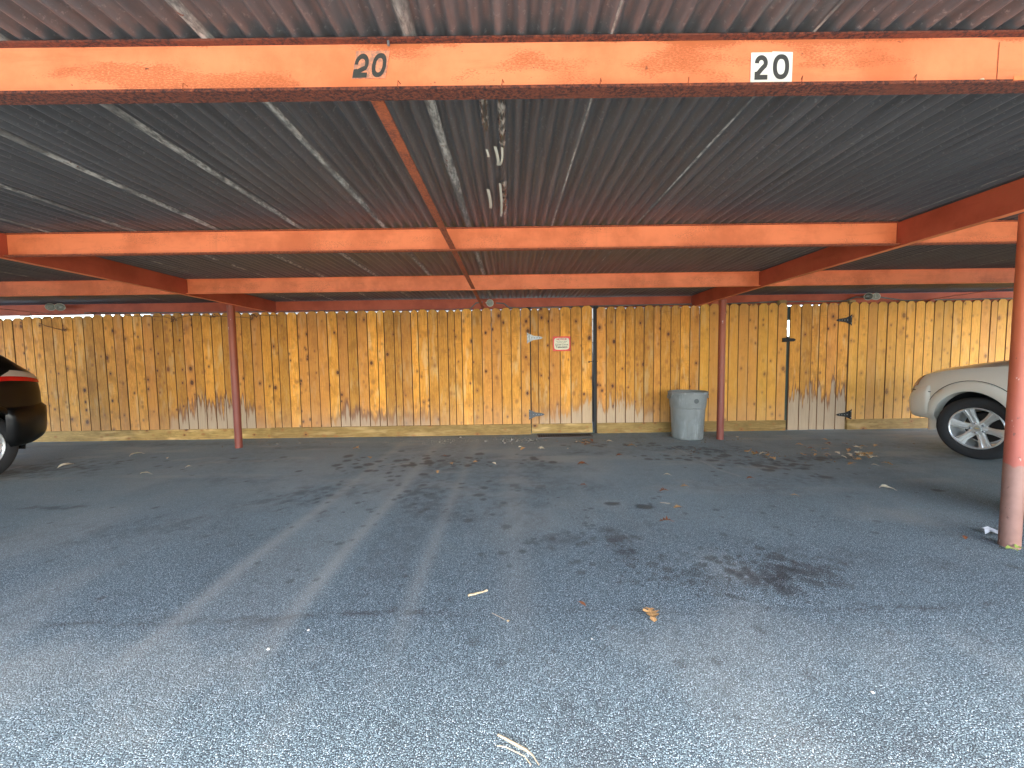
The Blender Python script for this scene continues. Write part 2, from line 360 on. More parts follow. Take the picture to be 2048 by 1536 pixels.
    conc += cx * sst(Y + (med - .5) * .5, 5.47, 5.60)
    stain = stain * (.45 + 1.1 * sst(fbm(X, Y, 22.0, 15), .38, .62))
    drips(300, 1080, 1.2, .6, 60, .008, .026, .6); drips(1300, 1050, 1.0, .5, 60, .008, .028, .6); drips(1700, 1050, .7, .5, 40, .01, .03, .6); drips(1530, 1150, .22, .10, 50, .015, .05, .6)
    oil = np.clip(oil, 0, 1) * near; stain = np.clip(stain, 0, 1) * near; dust_pale = np.clip(dust_pale, 0, 1) * near; conc = np.clip(conc, 0, 1) * near
    Z = np.where(near, (fbm(X, Y, 1.1, 8) - .5) * .012, 0)
    me = bpy.data.meshes.new('ground')
    co = np.stack([X, Y, Z], -1).reshape(-1, 3).astype(np.float32)
    i = np.arange(nx - 1); j = np.arange(ny - 1); I, J = np.meshgrid(i, j); a = (J * nx + I).ravel()
    q = np.stack([a, a + 1, a + nx + 1, a + nx], -1).astype(np.int32)
    me.vertices.add(len(co)); me.vertices.foreach_set('co', co.ravel())
    me.loops.add(q.size); me.loops.foreach_set('vertex_index', q.ravel())
    me.polygons.add(len(q)); me.polygons.foreach_set('loop_start', np.arange(0, q.size, 4, dtype=np.int32)); me.polygons.foreach_set('loop_total', np.full(len(q), 4, dtype=np.int32))
    me.update(calc_edges=True)
    for nm, ar in (('stain', stain), ('dust_pale', dust_pale), ('conc', conc), ('oil', oil)):
        at = me.attributes.new(nm, 'FLOAT', 'POINT'); at.data.foreach_set('value', ar.ravel().astype(np.float32))
    return me
def asphalt():
    m, nt, bs = new_mat('asphalt')
    A = lambda n: nd(nt, 'ShaderNodeAttribute', attribute_name=n).outputs['Fac']
    v = coords(nt)
    vo = nd(nt, 'ShaderNodeTexVoronoi', {'Vector': v, 'Scale': 240.0}, voronoi_dimensions='2D'); r = nd(nt, 'ShaderNodeSeparateColor', {0: vo.outputs['Color']})
    n1 = noise(nt, v, 210.0, 2, .5)
    stone = mth(nt, 'MULTIPLY', ss(nt, vo.outputs['Distance'], .62, .25), 1.0)
    sp = nd(nt, 'ShaderNodeSeparateXYZ', {0: nd(nt, 'ShaderNodeTexCoord').outputs['Object']})
    stone_c = mix(nt, mth(nt, 'POWER', r.outputs[0], 1.6), (.075, .106, .120), (.36, .48, .52))
    stone_c = mix(nt, mth(nt, 'GREATER_THAN', r.outputs[1], .93), stone_c, (.55, .65, .70))
    c = mix(nt, stone, (.045, .060, .074), stone_c)
    # binder over stones away from the open edge, paler in place of light
    smooth = ss(nt, mth(nt, 'ADD', sp.outputs[1], mth(nt, 'MULTIPLY', noise(nt, v, 1.2, 3), 1.6)), 2.2, 5.0)
    c = mix(nt, mth(nt, 'MULTIPLY', smooth, .74), c, mix(nt, noise(nt, v, 30.0, 4, .7), (.180, .232, .245), (.315, .390, .405)))
    c = mix(nt, mth(nt, 'MULTIPLY', A('stain'), .60), c, (.030, .024, .027))
    c = mix(nt, mth(nt, 'MULTIPLY', A('dust_pale'), .50), c, (.40, .39, .345))
    c = mix(nt, mth(nt, 'MULTIPLY', A('oil'), .85), c, (.012, .013, .015))
    cc = mix(nt, noise(nt, v, 25.0, 5, .7), (.17, .17, .15), (.42, .41, .36)); c = mix(nt, mth(nt, 'MULTIPLY', A('conc'), .75), c, cc)
    nt.links.new(c, bs.inputs['Base Color'])
    rg = mth(nt, 'SUBTRACT', .82, mth(nt, 'MULTIPLY', A('oil'), .30)); nt.links.new(rg, bs.inputs['Roughness'])
    bump(nt, bs, mth(nt, 'ADD', mth(nt, 'MULTIPLY', stone, mth(nt, 'SUBTRACT', 1.0, mth(nt, 'MULTIPLY', smooth, .75))), mth(nt, 'MULTIPLY', n1, .5)), .7, .004)
    return m
tag(link('ground', make_ground(), asphalt()), 'worn blue-grey asphalt parking surface with oil drips and pale stripes', 'ground', kind='structure')

b = MB(); b.box(-40, 40, -16, -.3, .006, .012)
tag(b.build('reflector', simple('pale_bounce_concrete', (.42, .41, .38), .85, 0, .12, 3, .2)), 'pale concrete driveway added out of view to lighten the carport', 'reflector', kind='structure')  # unseen slab added behind the camera to bounce light onto the beams
# ------------------------------------------------------------------ carport
ZT, ZB = 1.1 + .9225, 1.1 + .770          # beam top and bottom
XL, XR = -3.495, 2.745
BY = [1.172, 2.735, 4.225, 5.80]
carport = empty('carport', (0, 0, 0), label='orange-painted steel carport with dark corrugated iron roof over the parking bays', cat='carport')
def c_beam(x0, x1, Y, mats, flange=.041, top=.020):
    b = MB(); t = .005
    b.box(x0, x1, Y, Y + t, ZB, ZT, 0)
    b.box(x0, x1, Y - flange, Y + t + .001, ZB - t, ZB - .0002, 1)
    b.box(x0, x1, Y - flange, Y - flange + .003, ZB, ZB + .003, 1)
    b.box(x0, x1, Y - top, Y - .001, ZT - t, ZT, 1)
    return b.build('beam', mats, carport)
for i, Y in enumerate(BY):
    for (a, c) in ((XL - 6.46, XL - .031), (XL + .031, XR - .031), (XR + .031, XR + 6.46)):
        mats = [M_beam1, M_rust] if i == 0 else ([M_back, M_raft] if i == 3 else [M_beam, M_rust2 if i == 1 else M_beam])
        c_beam(a, c, Y, mats, .041 if i == 0 else .03)
for k, X in enumerate((XL, XR)):
    b = MB(); y0, y1 = -.75, 5.83
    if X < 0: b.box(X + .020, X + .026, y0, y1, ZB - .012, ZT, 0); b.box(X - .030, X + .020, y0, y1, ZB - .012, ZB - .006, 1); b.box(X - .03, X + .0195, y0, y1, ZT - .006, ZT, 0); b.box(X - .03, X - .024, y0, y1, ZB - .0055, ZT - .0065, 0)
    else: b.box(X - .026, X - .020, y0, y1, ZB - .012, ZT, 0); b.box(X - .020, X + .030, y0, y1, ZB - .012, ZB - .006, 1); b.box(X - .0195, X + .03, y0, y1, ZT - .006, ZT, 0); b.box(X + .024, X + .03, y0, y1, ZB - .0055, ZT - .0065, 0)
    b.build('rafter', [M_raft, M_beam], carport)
# posts
def post(px, X, Y, worn, r=.057):
    b = MB(); M = Matrix.Translation((0, 0, 0)); h = ZB - .012
    b.lathe([(r, -.02), (r, h)], M, 40)
    o = b.build('post', M_post if worn > .3 else M_post_shaded, carport, 60); o.location = (X, Y, 0); o['worn'] = worn
    return o
POSTS = []
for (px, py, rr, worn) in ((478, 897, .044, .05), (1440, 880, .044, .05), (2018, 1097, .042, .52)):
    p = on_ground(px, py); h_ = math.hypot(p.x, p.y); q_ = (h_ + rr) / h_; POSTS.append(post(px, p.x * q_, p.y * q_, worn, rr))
post(0, XL, POSTS[2].location.y, .4)
# tie straps through the beams half way between rafters
for X in (-.385, XR + 3.23, XL - 3.23):
    b = MB(); b.box(X - .019, X + .019, 1.172, 5.80, ZB + .008, ZB + .013)
    b.build('tie_strap', M_rust2, carport)
# purlin splice marks and wire hooks on the first beam
for px in (380, 800, 1004, 1196, 1368, 1590, 1812):
    p = on_wall(px, 185, 1.15); q = -.02 + .04 * random.random(); y0 = BY[0] - .043
    b = MB(); b.tube([(p.x + .006, y0 + .006, ZB + .012), (p.x + .002, y0 - .004, ZB + .014), (p.x, y0 - .004, ZB - .002), (p.x - q, y0 + .03, ZB - .004), (p.x - q * 1.3, y0 + .049, ZB - .003)], .0014, 6)
    b.build('wire_hook', M_rust2, carport, 60)
p = on_wall(1985, 180, 1.18)
b = MB(); b.tube([(p.x, BY[0] - .0005, ZB + .02), (p.x, BY[0] - .002, ZT - .02)], .0009, 6); b.build('weld_seam', M_rust2, carport, 60)
b = MB(); b.box(p.x - .004, XR - .04, BY[0] - .044, BY[0] - .0422, ZB - .0015, ZB + .0105); b.build('splice_plate', M_beam, carport)
p = on_wall(1964, 160, 1.14); b = MB(); b.lathe([(.001, .008), (.005, .006), (.007, .0)], Matrix.Translation((p.x, BY[0] - .03, ZB + .0055)), 12); b.build('foam_dab', simple('cream_foam', (.75, .68, .45), .7), carport, 60)
p = on_wall(777, 92, 1.16); b = MB(); b.tube([(p.x, BY[0] - .012, ZT - .006), (p.x, BY[0] - .012, ZT - .018)], .004, 8); b.build('bolt', M_galv, carport, 60)
# roof sheets: nine corrugations each
PIT = .0642; NW = 9; SW = PIT * NW; AMP = .0115
X0 = -.275 + PIT * .5                       # a lap falls here
def sheet_mesh():
    me = bpy.data.meshes.new('roof_sheet'); seg = 12; n = NW * seg + 8; vs = []; fs = []
    ysr = [-.8, 1.4, 2.0, 3.0, 4.0, 5.0, 6.05]
    for y in ysr:
        for k in range(n + 1):
            a = k / seg * 2 * math.pi; s = math.cos(a); s = math.copysign(abs(s) ** .75, s)
            vs.append((k / seg * PIT, y, s * AMP))
    for j in range(len(ysr) - 1):
        for k in range(n): q = j * (n + 1) + k; fs.append((q, q + 1, q + n + 2, q + n + 1))
    me.from_pydata(vs, [], fs); me.update()
    for p_ in me.polygons: p_.use_smooth = True
    me.materials.append(M_roof); return me
SM = sheet_mesh(); ZR = ZT + AMP + .002
lapme = None
k = 0
for s in range(-17, 16):
    o = bpy.data.objects.new('roof_sheet', SM); col.objects.link(o); o.parent = carport
    o.location = (X0 + s * SW, 0, ZR + (.0012 if s % 2 else 0)); o.rotation_euler = (0, 0, 0)
def lap_strip(s, wide, y0=-.8, y1=6.0):
    """worn zinc edge of a sheet showing along a low crest"""
    b = MB(); xc = X0 + s * SW - PIT * .5; n = 40; w0 = wide
    vs = []; fs = []; seg = 8; rs = random.Random(s)
    for j in range(n + 1):
        y = y0 + (y1 - y0) * j / n; ww = w0 * (1 + .10 * math.sin(y * 7 + s) + rs.uniform(-.07, .07))
        for q in range(seg + 1):
            x = -ww / 2 + ww * q / seg; a = (x / PIT + .5) * 2 * math.pi; sc = math.cos(a); sc = math.copysign(abs(sc) ** .75, sc)
            vs.append((xc + x, y, ZR + sc * AMP - .0022))
    for j in range(n):
        for q in range(seg): i_ = j * (seg + 1) + q; fs.append((i_, i_ + 1, i_ + seg + 2, i_ + seg + 1))
    b.add(vs, fs); return b.build('lap_strip', M_lap, carport, 60)
for s, wd in ((0, .040), (-1, .034), (-2, .036), (-3, .034), (-4, .030), (-5, .026), (-6, .022), (-8, .02), (1, .007), (2, .010), (5, .012), (7, .012), (9, .012)): lap_strip(s, wd)
# sealant runs and peeling tape on two crests
M_seal, nt, bs = new_mat('clear_sealant'); bs.inputs['Roughness'].default_value = .12
nt.links.new(mix(nt, ss(nt, noise(nt, coords(nt, (1, .4, 1)), 40.0, 4), .45, .65), (.06, .058, .052), (.42, .40, .34)), bs.inputs['Base Color'])
bump(nt, bs, noise(nt, coords(nt, (1, .4, 1)), 55.0, 3), .8, .006)
M_tape = simple('cream_tape', (.62, .58, .44), .6)
def crest_x(px, py):
    d = ray(px, py); t = (ZR - AMP - CAMP.z) / d.z; p_ = CAMP + d * t
    n = round((p_.x - X0) / PIT - .5); return X0 + (n + .5) * PIT, p_.y
for (px, pya, pyb) in ((962, 190, 262), (993, 180, 300), (1000, 362, 430)):
    cx, ya = crest_x(px, pya); _, yb = crest_x(px, pyb); ya = max(ya, BY[0] + .012) if pya > 100 else ya
    b = MB(); n = 24; vs = []; fs = []; rs = random.Random(px)
    for j in range(n + 1):
        y = ya + (yb - ya) * j / n; ww = .026 * (1 + .2 * math.sin(j * 1.3) + rs.uniform(-.15, .15)) * (1 if j < n - 2 else .5)
        for q in range(7):
            x = -ww / 2 + ww * q / 6; sc = math.cos((x / PIT + .5) * 2 * math.pi); sc = math.copysign(abs(sc) ** .75, sc)
            vs.append((cx + x, y, ZR + sc * AMP - .002 - .002 * (1 - (2 * q / 6 - 1) ** 2) - rs.uniform(0, .0012)))
    for j in range(n):
        for q in range(6): i_ = j * 7 + q; fs.append((i_, i_ + 1, i_ + 8, i_ + 7))
    b.add(vs, fs); b.build('sealant_run', M_seal, carport, 60)
for (pa, pb, wd) in (((973, 298), (975, 313), .010), ((990, 292), (996, 330), .013), ((1004, 294), (999, 330), .009), ((976, 378), (981, 416), .016), ((1000, 366), (1002, 432), .012)):
    d0, d1 = ray(*pa), ray(*pb); zz = ZR - AMP - .006; A = CAMP + d0 * ((zz - CAMP.z) / d0.z); B = CAMP + d1 * ((zz - CAMP.z) / d1.z)
    b = MB(); vs = []; n = 6
    for j in range(n + 1):
        p_ = A.lerp(B, j / n); cu = .010 * math.sin(j / n * 3.1); vs += [(p_.x - wd / 2 + cu * .6, p_.y, zz - cu), (p_.x + wd / 2 + cu * .6, p_.y, zz - cu - .003)]
    b.add(vs, [(2 * j, 2 * j + 1, 2 * j + 3, 2 * j + 2) for j in range(n)]); b.build('peeling_tape', M_tape, carport)

# ------------------------------------------------------------------ fence
FY = 5.69                                  # front face of the pickets
def fx(px, py=740): return on_wall(px, py, FY).x
def fz(px, py): return on_wall(px, py, FY).z
WET = [(0, .12, .1), (330, .12, .2), (370, .55, .9), (400, .75, .9), (475, .80, 1.0), (520, .25, .6), (640, .15, .3), (690, .45, .9), (760, .40, 1.0), (800, .25, 1.0), (850, .35, 1.0), (910, .10, .5), (1050, .12, .2), (1085, .30, .2), (1185, .62, .1), (1196, .75, .2), (1260, .60, .2), (1320, .20, .1), (1400, .06, .1), (1570, .05, .2), (1574, .95, .7), (1694, .85, .9), (1698, .04, .1), (2048, .04, .1)]
def wet_at(x):
    px = 1024 + x / FY * F
    for (a, b) in zip(WET, WET[1:]):
        if a[0] <= px <= b[0]:
            t = (px - a[0]) / (b[0] - a[0]); return a[1] + (b[1] - a[1]) * t, a[2] + (b[2] - a[2]) * t
    return .08, .1
def pickets(name, x0, x1, zb, ztf, parent, rs, yellow=0.0, step=.1397):
    """one panel of dog-eared pickets; every board keeps its own tone in an attribute"""
    vs, fs, bd, we, br, ye, side = [], [], [], [], [], [], []
    n = max(1, round((x1 - x0) / step)); ws = [1 + rs.uniform(-.05, .05) if rs.random() > .08 else .72 for _ in range(n)]; tot = sum(ws); x = x0
    for k in range(n):
        wd = (x1 - x0) * ws[k] / tot; a, c = x + .0006, x + wd - .0006; xm = (a + c) / 2; x += wd
        zt = ztf(xm) + rs.uniform(-.008, .008) - .006; yo = FY + rs.uniform(-.003, .003); ch, e = .0055, .034; lean = rs.uniform(-.0015, .0015)
        b0 = len(vs); wv, bv = wet_at(xm); val = rs.random(); z0 = zb + rs.uniform(-.004, .004)
        for (z, i, dx) in ((z0, 0, 0), (zt - e, 0, lean), (zt, e, lean)):
            for (xx, yy) in ((a + i, yo + .016), (a + i, yo + ch), (a + ch + i, yo), (c - ch - i, yo), (c - i, yo + ch), (c - i, yo + .016)):
                vs.append((xx + dx, yy, z)); bd.append(val); we.append(wv * (1 + rs.uniform(-.12, .12))); br.append(bv); ye.append(yellow if not callable(yellow) else yellow(xm))
        for r in (0, 6):
            for q in range(6): fs.append((b0 + r + q, b0 + r + (q + 1) % 6, b0 + r + 6 + (q + 1) % 6, b0 + r + 6 + q))
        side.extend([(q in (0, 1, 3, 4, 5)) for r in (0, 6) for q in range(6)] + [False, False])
        fs.append(tuple(b0 + 12 + q for q in range(6))); fs.append(tuple(b0 + 5 - q for q in range(6)))
    me = bpy.data.meshes.new(name); me.from_pydata(vs, [], fs); me.update()
    for nm, ar in (('board', bd), ('wet', we), ('brown', br), ('yellow', ye)):
        at = me.attributes.new(nm, 'FLOAT', 'POINT'); at.data.foreach_set('value', ar)
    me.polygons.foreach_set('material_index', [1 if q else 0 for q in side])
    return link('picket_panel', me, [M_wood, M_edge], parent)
def kick(x0, x1, z0, z1, parent, seed):
    b = MB(); b.box(x0, x1, FY - .026, FY + .010, z0, z1)
    o = b.build('kick_board', M_kick, parent)
    me = o.data; at = me.attributes.new('board', 'FLOAT', 'POINT'); at.data.foreach_set('value', [seed] * len(me.vertices))
    at = me.attributes.new('yellow', 'FLOAT', 'POINT'); at.data.foreach_set('value', [.15] * len(me.vertices))
    return o
def rails(x0, x1, parent):
    for z in (.45, 1.1, 1.7):
        b = MB(); b.box(x0, x1, FY + .020, FY + .052, z - .045, z + .045)
        o = b.build('rail', M_kick, parent); at = o.data.attributes.new('board', 'FLOAT', 'POINT'); at.data.foreach_set('value', [random.random()] * 8)
rs = random.Random(3)
def top_line(pts):
    q = [(on_wall(a, b_, FY).x, on_wall(a, b_, FY).z) for a, b_ in pts]
    def f(x):
        if x <= q[0][0]: return q[0][1]
        for u, v_ in zip(q, q[1:]):
            if x <= v_[0]: return u[1] + (v_[1] - u[1]) * (x - u[0]) / (v_[0] - u[0])
        return q[-1][1]
    return f
G1a, G1b = fx(1062), fx(1184.5); Ma, Mb = fx(1193.5), fx(1572); G2a, G2b = fx(1577.5), fx(1694); Ra = fx(1695.5)
tl = top_line([(3, 636), (60, 633), (300, 627), (600, 623), (900, 618), (1060, 615)])
fenceL = empty('picket_fence', (0, FY, 0), label='long run of dog-eared cedar picket fence left of the gate with the red notice', cat='fence')
fenceL.location = (0, 0, 0)
ZK0, ZK1 = -.02, .155
pickets('p', -10.2, G1a - .008, ZK1 - .02, tl, fenceL, rs, 0.10)
kj = fx(537); kj2 = fx(20)
kick(-10.2, kj2 - .002, ZK0, ZK1 - .006, fenceL, .3); kick(kj2, kj - .002, ZK0, ZK1 - .004, fenceL, .13); kick(kj, G1a - .008, ZK0, ZK1, fenceL, .57)
rails(-10.2, G1a - .02, fenceL)
fenceM = empty('picket_fence', label='picket fence section between the two gates, behind the grey bin', cat='fence')
xm_ = fx(1398)
pickets('p', Ma, xm_, ZK1 - .02, top_line([(1193, 612), (1400, 609)]), fenceM, rs, 0.05)
o = pickets('p', xm_ + .004, Mb, ZK1 - .02, top_line([(1400, 608), (1572, 605)]), fenceM, rs, 0.85)
kick(Ma, fx(1343), ZK0 + .01, ZK1 - .004, fenceM, .71); kick(fx(1343) + .002, Mb, ZK0 + .01, ZK1 - .002, fenceM, .28); rails(Ma, Mb, fenceM)
fenceR = empty('picket_fence', label='yellowish picket fence running right of the bleached gate, behind the white car', cat='fence')
pickets('p', Ra, 10.0, ZK1 - .02, top_line([(1700, 604), (1850, 601), (2010, 598)]), fenceR, rs, .9)
kick(Ra, 10.0, ZK0 + .01, ZK1 - .004, fenceR, .44); rails(Ra, 10.0, fenceR)
def gate_post(px0, px1, pyt, parent, mat):
    a, c = fx(px0), fx(px1); b = MB(); b.box(a, c, FY + .018, FY + .062, 0, fz((px0 + px1) / 2, pyt))
    o = b.build('post', mat, parent)
    if mat is M_kick: at = o.data.attributes.new('board', 'FLOAT', 'POINT'); at.data.foreach_set('value', [.8] * 8)
    return o
gate_post(1556, 1571, 600, fenceM, M_kick); gate_post(1696, 1708, 600, fenceR, M_kick); gate_post(1857, 1864, 598, fenceR, M_raft); gate_post(1188, 1197, 612, fenceM, M_blacksteel); gate_post(1054, 1063, 614, fenceL, M_blacksteel)
b = MB(); b.box(fx(1571.5), fx(1579), FY + .022, FY + .05, 0, fz(1575, 674)); b.box(fx(1571.5), fx(1579), FY + .022, FY + .05, fz(1575, 640), fz(1575, 612)); b.build('stop_strip', M_green, fenceM)
# gates
def hinge(px, py, direction, parent, mat, L=.30, H=.19):
    """T hinge with a butterfly butt plate; direction +1 tapers to the right"""
    c = on_wall(px, py, FY); s = direction; y0, y1 = FY - .010, FY - .0045
    b = MB()
    b.prism([(c.x - s * .008, c.z - .085), (c.x + s * .022, c.z - .055), (c.x + s * .022, c.z + .055), (c.x - s * .008, c.z + .085)][::s], y0, y1)
    b.prism([(c.x + s * .026, c.z - .060), (c.x + s * .085, c.z - .032), (c.x + s * .18, c.z - .020), (c.x + s * .205, c.z - .013), (c.x + s * .225, c.z), (c.x + s * .205, c.z + .013), (c.x + s * .18, c.z + .020), (c.x + s * .085, c.z + .032), (c.x + s * .026, c.z + .060)][::s], y0, y1)
    b.tube([(c.x + s * .024, FY - .012, c.z - .060), (c.x + s * .024, FY - .012, c.z + .060)], .007, 10)
    h = b.build('hinge', mat, parent)
    for dx, dz in ((.003, .045), (.003, -.045), (.06, .0), (.10, 0), (.14, 0), (.175, 0)):
        b = MB(); b.lathe([(.006, 0), (.005, .003), (.001, .004)], Matrix.Rotation(R(90), 4, 'X'), 10)
        q = b.build('screw', M_galv if mat is not M_galv else M_blacksteel, h, 60); q.location = (c.x + s * dx, FY - .010, c.z + dz)
    return h
gate1 = empty('gate', label='picket gate carrying the small red and white notice', cat='gate')
pickets('p', G1a, G1b, ZK1 - .02, top_line([(1062, 616), (1185, 611)]), gate1, rs, 0.0)
kick(G1a + .004, G1b - .002, ZK0 + .035, ZK1 - .002, gate1, .91)
rails(G1a + .02, G1b - .01, gate1)
b = MB(); b.box(G1a - .01, G1b + .03, FY - .006, FY + .05, .004, .042); b.build('bottom_rail', M_green, gate1)
hinge(1055, 676, 1, gate1, M_galv); hinge(1059, 829, 1, gate1, simple('dull_zinc_hinge', (.10, .105, .11), .5, .5, .3, 40, .2))
a = on_wall(1178, 723, FY)
b = MB(); b.tube([(a.x, FY - .012, a.z - .004), (a.x + .07, FY - .016, a.z + .002), (a.x + .125, FY - .012, a.z + .002)], .005, 8); b.lathe([(.014, 0), (.014, .006), (.006, .006)], Matrix.Translation((a.x, FY - .004, a.z - .006)) @ Matrix.Rotation(R(90), 4, 'X'), 14); b.box(a.x + .06, a.x + .085, FY - .02, FY + .02, a.z - .016, a.z + .020)
b.build('latch', M_blacksteel, gate1, 40)
gate2 = empty('gate', label='picket gate bleached grey at the foot with black hinges on its right', cat='gate')
pickets('p', G2a, G2b, .003, top_line([(1577, 608), (1694, 604)]), gate2, rs, .10)
rails(G2a + .02, G2b - .01, gate2)
hinge(1702, 640, -1, gate2, M_blacksteel); hinge(1701, 829, -1, gate2, M_blacksteel)
a = on_wall(1570, 680, FY)
b = MB(); b.box(a.x - .045, a.x + .022, FY - .022, FY - .0045, a.z - .030, a.z + .030); b.prism([(a.x + .040, a.z - .026), (a.x + .12, a.z - .024), (a.x + .155, a.z), (a.x + .12, a.z + .022), (a.x + .040, a.z + .024)], FY - .016, FY - .0045)
b.tube([(a.x - .02, FY - .026, a.z), (a.x + .11, FY - .026, a.z)], .008, 8); b.box(a.x + .018, a.x + .034, FY - .03, FY - .0045, a.z - .034, a.z + .05)
b.build('latch', M_blacksteel, gate2, 40)
# dark wall glimpsed through the gaps above the pickets
nb = empty('neighbouring_wall', label='dark wall glimpsed through the slits behind the fence', cat='wall')
b = MB(); b.box(-6.2, 4.85, 6.75, 6.95, 0, 2.6)
for z in np.arange(.2, 2.5, .2): b.box(-6.2, 4.85, 6.735, 6.7495, z, z + .17)
b.build('siding', simple('dark_siding', (.10, .10, .09), .8), nb)

# ------------------------------------------------------------------ signs
def stroke(pts, wd):
    """outline polygon of a thick open stroke"""
    pts = [Vector(p) for p in pts]; L, Rr = [], []
    for i, p in enumerate(pts):
        t = (pts[min(i + 1, len(pts) - 1)] - pts[max(i - 1, 0)]).normalized(); nrm = Vector((-t.y, t.x)); L.append(p + nrm * wd / 2); Rr.append(p - nrm * wd / 2)
    return L, Rr
def strip(b, L, Rr, T, y0, mi=0, close=False):
    """flat strip with slight relief; T maps glyph (u,v) to (x,z)"""
    n = len(L); vs = []
    for l, r in zip(L, Rr):
        for p in (l, r): x, z = T(p.x, p.y); vs.append((x, y0, z))
    fs = [(2 * i, 2 * i + 1, 2 * ((i + 1) % n) + 1, 2 * ((i + 1) % n)) for i in range(n if close else n - 1)]
    b.add(vs, fs, mi)
def glyph2(b, T, y0, wd, W=.62, H=1.0, mi=0):
    r = (W - wd) / 2; pts = []
    cyy = H - wd / 2 - r * 1.02
    for k in range(0, 15): a = R(185 - k * 15.5); pts.append((W / 2 + r * math.cos(a), cyy + r * 1.02 * math.sin(a)))
    e = pts[-1]
    for t in np.linspace(.12, 1, 8):      # diagonal down to the left
        x = e[0] + (wd * .52 - e[0]) * t ** .9; z = e[1] + (wd * .95 - e[1]) * t ** 1.0; pts.append((x, z))
    L, Rr = stroke(pts, wd); strip(b, L, Rr, T, y0, mi)
    L = [Vector((0, wd)), Vector((W, wd))]; Rr = [Vector((0, 0)), Vector((W, 0))]; strip(b, L, Rr, T, y0 - .0003, mi)
    L = [Vector((0, wd * 1.6)), Vector((wd * .9, wd * 1.75))]; Rr = [Vector((0, wd * .5)), Vector((wd * 1.1, wd * .5))]; strip(b, L, Rr, T, y0 - .00015, mi)
def glyph0(b, T, y0, wd, W=.68, H=1.0, p=2.3, mi=0):
    L, Rr = [], []; n = 40
    for k in range(n):
        a = 2 * math.pi * k / n; ca, sa = math.cos(a), math.sin(a); f = lambda v_, e: math.copysign(abs(v_) ** (2 / e), v_)
        L.append(Vector((W / 2 + W / 2 * f(ca, p), H / 2 + H / 2 * f(sa, p)))); Rr.append(Vector((W / 2 + (W / 2 - wd) * f(ca, p), H / 2 + (H / 2 - wd * .95) * f(sa, p))))
    strip(b, L, Rr, T, y0, mi, True)
YS = BY[0] - .0012
def quad_T(c00, c10, c01, pad):
    """affine map of unit glyph space onto the web of the first beam"""
    A, B, C = [on_wall(*c, YS) for c in (c00, c10, c01)]
    ex = Vector((B.x - A.x, B.z - A.z)); ez = Vector((C.x - A.x, C.z - A.z))
    return A, ex, ez
M_ink = simple('black_ink', (.045, .045, .040), .6, 0, .35, 60)
M_ink2 = simple('faded_black_ink', (.040, .042, .034), .6, 0, .4, 60)
M_cream = simple('cream_sticker', (.74, .74, .62), .55, 0, .06, 30)
m_, nt, bs = new_mat('worn_sticker_film'); vv = coords(nt, (1, 1, 1)); M_worn = m_
nt.links.new(mix(nt, ss(nt, noise(nt, vv, 70.0, 5, .7), .40, .60), (.70, .27, .13), (.38, .19, .12)), bs.inputs['Base Color']); bs.inputs['Roughness'].default_value = .5
def number_sign(corners, w2, g2, g0, label, film, ink, plates):
    """corners: bottom-left, bottom-right, top-left of the whole pair"""
    A, ex, ez = quad_T(*corners, 0); root = empty('number_sign', (A.x, YS, A.z), label=label, cat='number sign')
    def P(u, v_): return (ex.x * u + ez.x * v_, ex.y * u + ez.y * v_)
    for k, (u0, u1, dv0, dv1) in enumerate(plates):
        b = MB(); b.prism([P(u0, dv0), P(u1, dv1), P(u1, 1 + dv1), P(u0, 1 + dv0)], -.0016, 0)
        o = b.build('sticker', film, root)
        b = MB(); wdt = (u1 - u0)
        st, gw, lo, hi = g2 if k == 0 else g0
        def T(x, z, u0=u0, wdt=wdt, dv0=dv0): return P(u0 + wdt * (st + x), lo + z * (hi - lo) + dv0)
        (glyph2 if k == 0 else glyph0)(b, T, -.0022, w2, gw)
        b.build('digit', ink, o, recalc=False)
    return root
number_sign(((704, 158), (771, 157), (713, 103)), .215, (.03, .84, .02, .90), (.08, .84, .03, .91), 'worn italic stencil-style number 20 in see-through film on the left of the front beam', M_worn, M_ink2, ((0, .50, 0, 0), (.505, 1.0, .0, .0)))
number_sign(((1500, 167), (1581, 166), (1502, 106)), .20, (.18, .62, .10, .91), (.04, .80, .08, .90), 'clean cream stickers reading 20 on the right of the front beam', M_cream, M_ink, ((0, .515, 0, 0), (.52, 1.02, .03, .0)))

def text_mesh(txt, size, bold=0.0):
    cu = bpy.data.curves.new('t', 'FONT'); cu.body = txt; cu.size = size; cu.align_x = 'CENTER'; cu.offset = bold; cu.resolution_u = 4
    o = bpy.data.objects.new('t', cu); col.objects.link(o); dg = bpy.context.evaluated_depsgraph_get(); me = bpy.data.meshes.new_from_object(o.evaluated_get(dg)); bpy.data.objects.remove(o); bpy.data.curves.remove(cu)
    return me
a, c = on_wall(1105.5, 673, FY - .006), on_wall(1141, 702, FY - .006); W_, H_ = c.x - a.x, a.z - c.z
ns = empty('notice_sign', ((a.x + c.x) / 2, FY - .0045, (a.z + c.z) / 2), label='small red-bordered cream notice screwed to the gate', cat='sign')
b = MB(); b.box(-W_ / 2, W_ / 2, -.002, 0, -H_ / 2, H_ / 2); b.build('backing_plate', simple('red_plastic', (.72, .045, .02), .4), ns)
pts = []
for k in range(48):
    t = 2 * math.pi * k / 48; f = lambda v_: math.copysign(abs(v_) ** (2 / 5.5), v_); pts.append((W_ * .425 * f(math.cos(t)), H_ * .40 * f(math.sin(t))))
b = MB(); b.prism(pts, -.0036, -.0022); pn = b.build('notice_panel', simple('pale_cream_panel', (.78, .75, .55), .5, 0, .03), ns)
